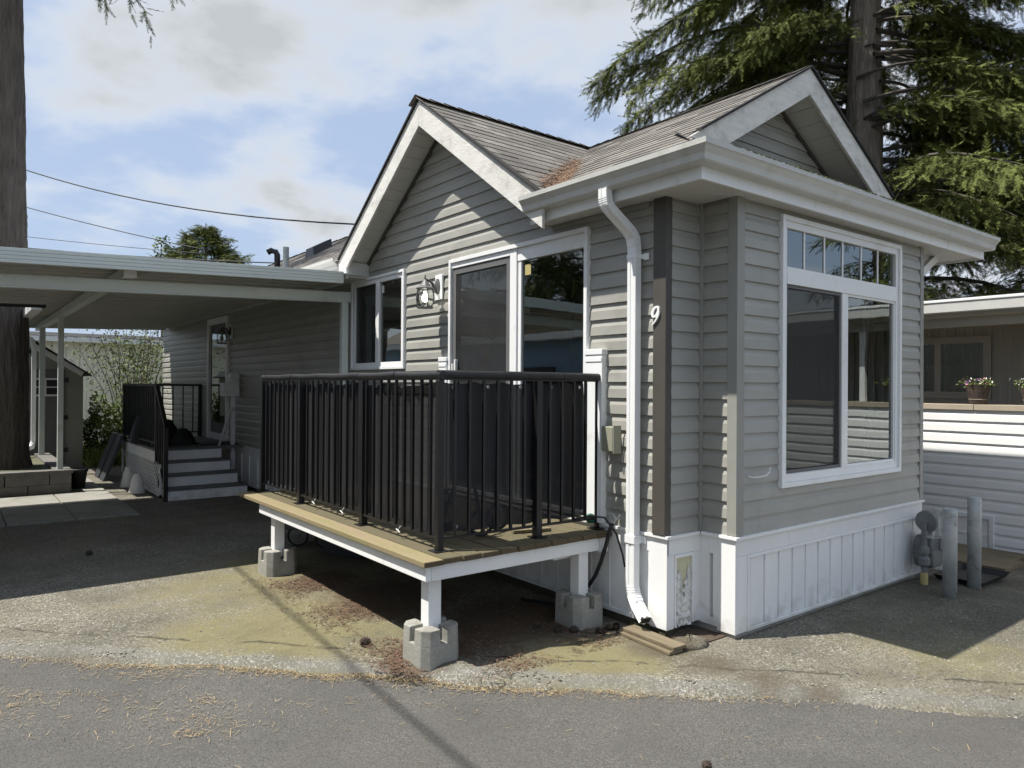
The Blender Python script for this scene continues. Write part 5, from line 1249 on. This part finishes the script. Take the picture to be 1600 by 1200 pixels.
# sprout of a young tree above the carport
sp_ = thing('young_tree', 'thin leafy treetop poking above the carport roof left of the evergreen', 'tree', loc=(1.41, 23.3, 0))
mb = MB().tube([(0, 0, 0), (.05, 0, 3), (0, .1, 6.3)], [.08, .06, .01], 6); LP = [(rr.gauss(0, .16), rr.gauss(0, .16), rr.uniform(5.2, 6.6)) for _ in range(260)]
build('trunk', mb, 'stem', sp_); leaves('crown', LP, .07, 'leaf', sp_, 9)

# ================================================================== NEIGHBOUR AT RIGHT
nb_ = thing('neighbour_house', 'neighbouring home with white-sided porch half wall at the right edge', 'house')
NU = 4.82; N0, N1 = -4.2, 2.6
hw = box('porch_wall', (NU, NU + .1, N0, N1, -.16, 1.44), 'white_vinyl', nb_)
mat('white_siding', (.80, .80, .79), .4, var=.03)
hatch = (.10, .69, -.16, .30)
siding(hw, 'L', NU, N0, N1, -.13, 1.44, [hatch], m='white_siding', course=.121)
build('hatch_frame', frame_ring(MB(), 'L', NU - .03, NU + .02, 0.10, .69, -.14, .30, .045), 'white_vinyl', hw, .003)
box('hatch_panel', (NU - .008, NU + .02, 0.145, .645, -.10, .255), 'white_siding', hw); box('hatch_batten', (NU - .016, NU - .008, 0.145, .645, .07, .09), 'white_vinyl', hw)
for y in np.arange(N0, N1, 1.5): box('cap_board', (NU - .03, NU + .16, y, min(y + 1.495, N1), 1.441, 1.505), 'beige_wood', nb_, .004)
iw = box('porch_inner_wall', (6.3, 6.4, N0, N1 + 2, .0, 2.55), 'porch_wall', nb_)
y = N0
while y < N1 + 2: box('wall_batten', (6.285, 6.30, y, y + .03, .3, 2.5), 'porch_wall', iw); y += .105
wf = build('window', frame_ring(MB(), 'L', 6.265, 6.30, .63, 2.05, 1.55, 2.36, .09), 'porch_wall', nb_)
box('mullion', (6.27, 6.30, 1.22, 1.30, 1.64, 2.27), 'porch_wall', wf); box('dark_room', (6.294, 6.2998, .72, 1.96, 1.64, 2.27), 'interior', wf)
pane('glass_pane', 'L', 6.276, .72, 1.22, 1.64, 2.27, 'glass', wf); pane('glass_pane', 'L', 6.276, 1.30, 1.96, 1.64, 2.27, 'glass', wf)
for k_ in range(16): box('blind_slat', (6.280, 6.29, .73, 1.22, 1.645 + k_ * .022, 1.657 + k_ * .022), 'blind', wf); box('blind_slat', (6.280, 6.29, 1.30, 1.95, 1.645 + k_ * .022, 1.657 + k_ * .022), 'blind', wf)
box('porch_beam', (NU + .02, NU + .12, N0, N1, 2.38, 2.48), 'porch_wall', nb_)
box('porch_ceiling', (NU - .12, 9.0, N0, N1 + 2, 2.481, 2.52), 'porch_wall', nb_)
box('porch_gutter', (NU - .24, NU - .121, N0, N1, 2.52, 2.65), 'gutter', nb_, .008); box('gutter_lip', (NU - .25, NU - .215, N0, N1, 2.635, 2.665), 'white_vinyl', nb_, .004)
build('roof', MB().prism([(NU - .16, N0 - .1, 2.67), (7.0, N0 - .1, 2.95), (9.2, N0 - .1, 2.70), (7.0, N0 - .1, 2.90)], (0, N1 - N0 + 2.2, 0)), 'tar', nb_)
box('body', (6.4, 9.0, N0, N1 + 2, -.2, 2.48), 'porch_wall', nb_)
for y in (-1.55, -3.6, 2.4): build('porch_post', MB().box(NU + .03, NU + .10, y - .04, y + .04, 1.506, 2.38), 'white_paint', nb_, .004)
box('porch_floor', (NU + .1, 6.3, N0, N1, .3, .36), 'beige_wood', nb_)
def flower_tub(loc, label, s, cols, seed):
    t = thing('flower_tub', label, 'flower pot', 'flower tubs on the porch wall', loc)
    mb = MB().lathe([(.075 * s, 0), (.083 * s, .02 * s), (.118 * s, .19 * s), (.124 * s, .215 * s), (.108 * s, .215 * s), (.1 * s, .18 * s)], (0, 0, 0), 18); build('tub', mb, 'barrel', t)
    for z_ in (.055, .15): build('hoop', MB().torus((0, 0, z_ * s), (0, 0, 1), (.0795 + .175 * z_) * s, .004 * s, 18, 5), 'beige_wood', t)
    rg_ = np.random.default_rng(seed); P = rg_.normal(0, 1, (420, 3)) * np.array([.06, .07, .022]) * s + np.array([0, 0, .235 * s]); leaves('leaves', P, .018 * s, 'leaf', t, seed)
    for ci, c in enumerate(cols):
        P = rg_.normal(0, 1, (45, 3)) * np.array([.05, .065, .018]) * s + np.array([0, 0, .248 * s]) + (np.array([0, .06, -.01]) * s if c == 'petal_purple' else 0)
        leaves('petals', P, .017 * s, c, t, seed + ci + 1)
flower_tub((NU + .06, .285, 1.506), 'barrel tub with pink white and purple flowers on the porch wall', 1.0, ('petal_pink', 'petal_white', 'petal_purple'), 2)
flower_tub((NU + .06, -.235, 1.506), 'tub of white flowers cut by the right edge of the photo', 1.0, ('petal_white', 'petal_white'), 7)
flower_tub((NU + .06, -1.15, 1.506), 'flower tub on the porch wall mirrored in the front window', 1.0, ('petal_pink', 'petal_white'), 12)
# slabs and stones at the foot of the neighbour's wall
for k_, (x0_, x1_, y0_, y1_, lab) in enumerate(((3.75, 4.24, -.35, 1.4, 'weathered plank walkway board nearest the bollards'), (4.27, 4.76, -.25, 1.4, 'weathered plank walkway board nearest the white porch wall'))):
    tag(box('walk_board', (x0_, x1_, y0_, y1_, -.12, groundz(x0_) + .04), 'old_wood', None, .006), lab, 'board', 'walkway boards beside the porch')
rr = random.Random(12)
def rock(name, c, r, m, label=None, cat='stone', group=None, seed=0):
    rg_ = random.Random(seed); mb = MB(); nn_, mm = 12, 7; ph = [rg_.uniform(0, 6) for _ in range(4)]
    for j in range(mm + 1):
        f = math.pi * (.02 + .96 * j / mm)
        for k_ in range(nn_):
            a = math.tau * k_ / nn_; q = 1 + .14 * math.sin(2 * a + ph[0] + f) + .1 * math.sin(3 * a + ph[1]) + .08 * math.sin(5 * f + ph[2]) + rg_.uniform(-.04, .04)
            mb.v.append((c[0] + r[0] * q * math.sin(f) * math.cos(a), c[1] + r[1] * q * math.sin(f) * math.sin(a), c[2] + r[2] * q * math.cos(f)))
    mb.f = [(j * nn_ + k_, (j + 1) * nn_ + k_, (j + 1) * nn_ + (k_ + 1) % nn_, j * nn_ + (k_ + 1) % nn_) for j in range(mm) for k_ in range(nn_)]
    o = build(name, mb, m, None, smooth=True)
    if label: tag(o, label, cat, group)
    return o
for k_ in range(7): rock('stone', (3.95 + rr.uniform(-.12, .4), -.50 + rr.uniform(-.14, .1), -.07), (rr.uniform(.03, .08), rr.uniform(.03, .07), rr.uniform(.02, .04)), 'slab', 'small pale stone in the loose row at the end of the walkway boards', 'stone', 'stones beside the walkway boards', k_)

# ================================================================== GAS METER AND BOLLARDS
gm = thing('gas_meter', 'grey gas meter with round regulator at the right end of the front skirting', 'gas meter', loc=(2.47, -.13, 0))
build('meter_body', MB().prism([(.06, -.08, .13), (.25, -.08, .13), (.27, -.08, .20), (.27, -.08, .34), (.23, -.08, .40), (.08, -.08, .40), (.04, -.08, .34), (.04, -.08, .20)], (0, .16, 0)), 'meter_grey', gm, .02)
build('meter_seam', MB().prism([(.035, -.085, .25), (.275, -.085, .25), (.275, -.085, .27), (.035, -.085, .27)], (0, .17, 0)), 'meter_grey', gm, .004)
build('dial_box', MB().box(.17, .26, -.125, -.081, .28, .38), 'galv', gm, .008)
build('regulator', MB().tube([(.02, -.03, .535), (.035, -.03, .535), (.05, -.03, .535), (.066, -.03, .535), (.11, -.03, .535)], [.085, .092, .092, .08, .03], 20), 'meter_grey', gm, smooth=False)
build('regulator_cap', MB().tube([(.11, -.03, .535), (.19, -.03, .535)], [.034, .03], 12), 'meter_grey', gm)
build('riser_pipe', MB().tube([(0, -.03, .0), (0, -.03, .52)], .022, 10), 'meter_grey', gm)
build('pipe_sleeve', MB().tube([(0, -.03, .0), (0, -.03, .10)], .03, 10), 'yellow', gm)
build('valve', MB().lathe([(.026, .15), (.045, .17), (.045, .22), (.03, .24), (.04, .27), (.04, .31), (.026, .33)], (0, -.03, 0), 12), 'meter_grey', gm)
build('valve_lever', MB().box(-.01, .01, -.10, -.05, .40, .42), 'galv', gm)
build('union_pipe', MB().tube([(0, -.03, .44), (.09, -.03, .45), (.10, -.03, .40)], .02, 10), 'meter_grey', gm); build('union_pipe', MB().tube([(.2, 0, .39), (.2, 0, .50), (.2, .06, .52), (.2, .12, .52)], .02, 10), 'meter_grey', gm)
build('union_nut', MB().lathe([(.03, .385), (.036, .39), (.036, .42), (.03, .425)], (.10, -.03, 0), 6), 'galv', gm); build('union_nut', MB().lathe([(.03, .385), (.036, .39), (.036, .42), (.03, .425)], (.2, 0, 0), 6), 'galv', gm)
for (x, y, h, lab) in ((2.24, -.45, .70, 'shorter grey steel bollard nearer the camera in front of the gas meter'), (2.76, -.44, .745, 'taller grey steel bollard to the right behind the other')):
    b_ = thing('bollard', lab, 'bollard', 'steel bollards guarding the gas meter', (x, y, 0))
    build('pipe', MB().lathe([(.052, -.02), (.0525, h - .008), (.049, h)], (0, 0, 0), 24), 'galv', b_, smooth=True); build('pipe_cap', MB().lathe([(.045, h), (.05, h + .002), (.044, h + .007), (.01, h + .009)], (0, 0, 0), 24), 'galv', b_)
tr_ = thing('black_tray', 'flat black plastic tray on the ground behind the bollards', 'tray', loc=(3.1, -.30, -.02))
build('tray_pan', MB().add([(-.28, -.17, .004), (.28, -.17, .004), (.28, .17, .004), (-.28, .17, .004), (-.32, -.2, .05), (.32, -.2, .05), (.32, .2, .05), (-.32, .2, .05)], [(0, 1, 2, 3), (0, 4, 5, 1), (1, 5, 6, 2), (2, 6, 7, 3), (3, 7, 4, 0)]), 'rubber', tr_); 
gsp = spout([(2.76, .25, .12), (2.80, .12, .11), (2.86, -.22, .095)], 'drain_spout', None, m='white_vinyl', w=.10, h=.075, rib=(1,)); tag(gsp, 'white downspout end lying behind the bollards', 'downspout')

# ================================================================== HOSE, TAP, PLANKS, LITTLE THINGS
tp = thing('garden_tap', 'outdoor tap with green valve at the end of the deck', 'tap')
build('tap_body', MB().tube([(WU - .02, .70, .74), (WU - .075, .70, .74), (WU - .095, .70, .71)], .014, 8), 'galv', tp); build('tap_wheel', MB().disc((WU - .10, .70, .75), (1, 0, .2), .03, .012, 12), 'galv', tp)
build('tap_valve', MB().lathe([(.028, 0), (.033, .02), (.03, .055), (.015, .065)], (WU - .09, .93, .68), 12), 'green_tap', tp)
hs = [(-.44, .70, .71), (-.46, .71, .66), (-.46, .745, .55), (-.455, .80, .42), (-.45, .86, .31), (-.45, .93, .22), (-.46, 1.02, .12), (-.5, 1.2, .03), (-.62, 1.5, .02)]
tag(build('garden_hose', MB().tube(hs, .014, 8), 'rubber', None, smooth=True), 'thick black hose hanging from the tap down behind the deck', 'hose')
tag(build('extension_cord', MB().tube([(-.62, .90, .73), (-.50, .86, .745), (-.44, .78, .74), (-.425, .68, .64), (-.42, .62, .50), (-.42, .60, .42)], .007, 6), 'rubber', None, smooth=True), 'thin black cord looping from the railing to the downspout', 'cord')
def plank(p, q, w_, h_, z, label):
    p = Vector((*p, z)); q = Vector((*q, z)); o = build('plank', MB().bar(p + Vector((0, 0, h_ / 2)), q + Vector((0, 0, h_ / 2)), w_, h_), 'old_wood', None, .003); return tag(o, label, 'plank', 'planks lying by the downspout')
plank((-.475, .52), (-.50, .05), .115, .022, .024, 'upper weathered plank lying on the drive below the downspout')
plank((-.497, .53), (-.53, .055), .12, .020, .002, 'lower weathered plank beneath the other below the downspout')
tag(build('deck_scrap', MB().bar((-1.0, 1.13, DZ + .014), (-.72, 1.05, DZ + .014), .05, .022), 'old_wood', None, .003), 'small wood offcut lying on the deck behind the railing', 'offcut')
rock('gravel_heap', (-.345, .105, -.01), (.115, .10, .07), 'driveway_asphalt', 'small heap of grey gravel at the recess corner', 'gravel heap', None, 3)
o = box('soil_patch', (-.33, .0, .06, REC, -.04, .008), 'soil', None); o['kind'] = 'stuff'; tag(o, 'bare brown soil in the recess below the peeling panel', 'soil')
def pinecone(x, y, z, s, rot, label):
    mb = MB()
    for j in range(7):
        f = j / 6; r = .028 * math.sin(math.pi * (.18 + .74 * f)) + .004
        for k_ in range(8):
            a = math.tau * (k_ + .5 * (j % 2)) / 8; c, s_ = math.cos(a), math.sin(a); x0_ = -.032 + .064 * f
            mb.add([(x0_, r * .5 * c - .008 * s_, r * .5 * s_ + .008 * c), (x0_, r * .5 * c + .008 * s_, r * .5 * s_ - .008 * c), (x0_ + .012, r * 1.15 * c, r * 1.15 * s_)], [(0, 1, 2)])
    mb.lathe([(.004, -.03), (.016, -.015), (.018, .005), (.006, .032)], (0, 0, 0), 8)
    mb.v = [(v[2], v[1], v[0]) if i >= len(mb.v) - 32 else v for i, v in enumerate(mb.v)]
    o = build('pine_cone', mb, 'cone_brown', None); o.location = (x, y, z + .022 * s); o.rotation_euler = (0, .15, rot); o.scale = (s, s, s)
    return tag(o, label, 'pine cone', 'pine cones on the ground')
pinecone(-1.43, -.86, -.05, .75, .7, 'pine cone lying alone on the road')
pinecone(-2.02, 1.36, 0, 1.1, .2, 'pine cone on the mossy drive left of the front pier block')
for k_, (x, y) in enumerate(((-.86, .80), (-.92, .95), (-.55, .62), (-.50, .60), (-.66, .60), (-.78, .73))): pinecone(x, y, 0, .95, k_ * 1.3, ('pine cone left of the shaded pier block', 'pine cone in needles farthest left of the shaded pier block', 'pine cone between the shaded pier block and the planks', 'pine cone tight against the upper end of the planks', 'pine cone in front of the shaded pier block', 'pine cone at the left front foot of the shaded pier block')[k_])
pinecone(-3.05, 5.2, 0, 1.0, 2, 'pine cone in the shade before the paving slabs')

# pine needle litter
P = []
def litter(a, s_):
    if s_ < .03: x, y = sa(s_ + edge_noise(a), a); P.append((x, y, -.05))
for _ in range(3200): litter(random.gauss(-2.4, 1.2), -abs(random.gauss(0, .05)) + .015)      # drift caught against the lip
for _ in range(26):                                                                        # loose clumps out on the road
    ca, cs, sp_a, sp_s = random.gauss(-3.0, .8), -abs(random.gauss(.2, .5)), random.uniform(.05, .28), random.uniform(.02, .09)
    for _ in range(random.randint(15, 75)): litter(random.gauss(ca, sp_a), random.gauss(cs, sp_s))
for _ in range(260): litter(random.uniform(-5, 4), -abs(random.gauss(0, 1.1)))
needles('road_needles', P, 'needle_tan', ln=(.008, .042), wd=.0021, label='tan pine needles strewn along the road edge')
P = []
for _ in range(15000):
    r = random.random()
    if r < .5: x, y = random.gauss(-1.75, .16), random.uniform(.9, 3.4)
    elif r < .62:
        a = random.uniform(0, math.tau); q = .16 + abs(random.gauss(0, .07)); x, y = -1.83 + q * math.cos(a), .9 + q * math.sin(a)
    else: x, y = random.uniform(-1.75, -.45), random.gauss(.82, .42)
    if y < .40 or x > -.36: continue
    if math.hypot(x + 1.79, y - .925) < .15 or math.hypot(x + .6, y - .87) < .15: continue
    if math.sin(x * 9 + 2) + math.sin(y * 7) + 1.4 < random.uniform(0, 2.2): continue
    P.append((x, y, .001))
needles('deck_litter', P, 'needle_brown', ln=(.018, .05), wd=.0045, label='brown needle litter on the ground under the deck')
P = [(random.uniform(-4.5, 2.5), random.uniform(-1.5, 4.5), .001) for _ in range(5200)]
P = [p for p in P if (p[0] + p[1] + 1.2) > .15 and not (p[0] > WU - .1 and p[1] > -.05) and math.sin(p[0] * 3) + math.sin(p[1] * 2.3 + p[0]) > random.uniform(-1.6, 1.6)]
needles('drive_needles', P, 'needle_tan', ln=(.012, .03), wd=.003, label='scattered dry needles on the asphalt drive')

def pebbles(name, pts, smin, smax, m, label):
    P = np.asarray(pts); n = len(P); base = np.array([(1, 0, .0), (0, 1, .0), (-1, 0, .0), (0, -1, .0), (.25, .2, .75)])
    S = RNG.uniform(smin, smax, (n, 1, 1)) * RNG.uniform(.65, 1.35, (n, 1, 3)); B = base[None] * (1 + RNG.normal(0, .18, (n, 5, 3))); a = RNG.uniform(0, math.tau, n); c_, s_ = np.cos(a)[:, None], np.sin(a)[:, None]
    Q = B * S; V = np.stack([Q[..., 0] * c_ - Q[..., 1] * s_, Q[..., 0] * s_ + Q[..., 1] * c_, Q[..., 2]], 2) + P[:, None, :]
    F = (np.arange(n)[:, None, None] * 5 + np.array([[0, 1, 4], [1, 2, 4], [2, 3, 4], [3, 0, 4]])[None]).reshape(-1, 3)
    o = npmesh(name, V.reshape(-1, 3), F, m, tint=np.repeat(RNG.random(n), 4), kind='stuff'); return tag(o, label, 'gravel')
mat('pebble', (.19, .18, .15), .9, attr='tint', attr_amt=.6)
P = []
for _ in range(1900):
    a = random.uniform(-5, 4.5); s_ = abs(random.gauss(0, .10)) - .015; x, y = sa(s_ + edge_noise(a), a)
    P.append((x, y, -.05 if s_ < .0 else (-.05 + .053 * min(1, s_ / .09) if s_ < .09 else .002)))
for _ in range(1500):
    x, y = random.uniform(-4, 2.5), random.uniform(-1.2, 4)
    if x + y + 1.2 > .3 and not (x > -.4 and y > -.03): P.append((x, y, .0))
pebbles('loose_gravel', P, .004, .010, 'pebble', 'loose grey grit along the crumbling edge of the drive')

# ================================================================== OVERHEAD CABLES
def cable(p, q, sag, r, label, back=True):
    p = Vector(p); q = Vector(q); pts = [p + (q - p) * (i / 16) - Vector((0, 0, sag * 4 * (i / 16) * (1 - i / 16))) for i in range(-20 if back else 0, 17)]
    return tag(build('overhead_cable', MB().tube(pts, r, 6), 'rubber', None, smooth=True), label, 'cable', 'overhead cables')
def at(px, py, d):     # helper used while laying out far things: picture direction at depth d, in house axes
    c_, s_ = math.cos(math.atan(.0064)), math.sin(math.atan(.0064)); x, y = px - 800, py - 600; xr = c_ * x + s_ * y; yr = -s_ * x + c_ * y
    X, Y, Z = xr / 1133 * d, d, 1.67 - (yr - 4) / 1133 * d; return (-4.14 + X * math.sin(TH) + Y * math.cos(TH), -2.901 - X * math.cos(TH) + Y * math.sin(TH), Z)
cable(at(-40, 236, 19), at(610, 352, 13), .42, .016, 'highest black cable sagging across the sky to the gable')
cable(at(-40, 300, 24), at(330, 392, 22), .1, .016, 'second cable running down behind the evergreen top')
cable(at(-40, 360, 26), at(330, 397, 25), .05, .011, 'thin grey cable just above the carport roof')
cable(at(-40, 379, 25), at(470, 412, 19), .1, .018, 'lowest black cable ending at the roof vent pipes')
cable((-5.0, 9.5, 6.9), (-5.55, -4.5, 6.4), .15, .016, 'cable above the drive whose shadow crosses the asphalt', False)

# ================================================================== HOUSE ACROSS THE DRIVE (mirrored in the patio glass, set close to block sky from the carport)
hh = thing('opposite_house', 'pale blue home set close beside the carport to block sky, mirrored in the patio door glass', 'house')
box('wall', (-10.5, -6.6, 4.4, 17, 0, 2.66), 'blue_paint', hh)
box('window', (-6.6, -6.55, 8.6, 10.0, 1.1, 2.1), 'interior', hh); box('door', (-6.6, -6.54, 6.6, 7.6, .3, 2.35), 'white_vinyl', hh); box('window', (-6.6, -6.55, 11.4, 12.6, 1.1, 2.1), 'interior', hh)
box('gutter', (-6.6, -6.3, 4.2, 17.3, 2.66, 2.8), 'white_vinyl', hh); build('roof', MB().prism([(-10.9, 4.2, 2.81), (-6.3, 4.2, 2.81), (-8.6, 4.2, 3.6)], (0, 13.1, 0)), 'bark', hh)
tc_ = thing('covered_car', 'car under a tan cover in the carport mirrored in the patio glass', 'car')
build('car_cover', MB().prism([(-5.95, 5.3, .02), (-5.95, 5.3, .85), (-5.95, 6.1, 1.02), (-5.95, 6.7, 1.45), (-5.95, 8.1, 1.48), (-5.95, 8.7, 1.05), (-5.95, 9.1, .9), (-5.95, 9.1, .02)], (1.65, 0, 0)), 'tan_tarp', tc_, .12)
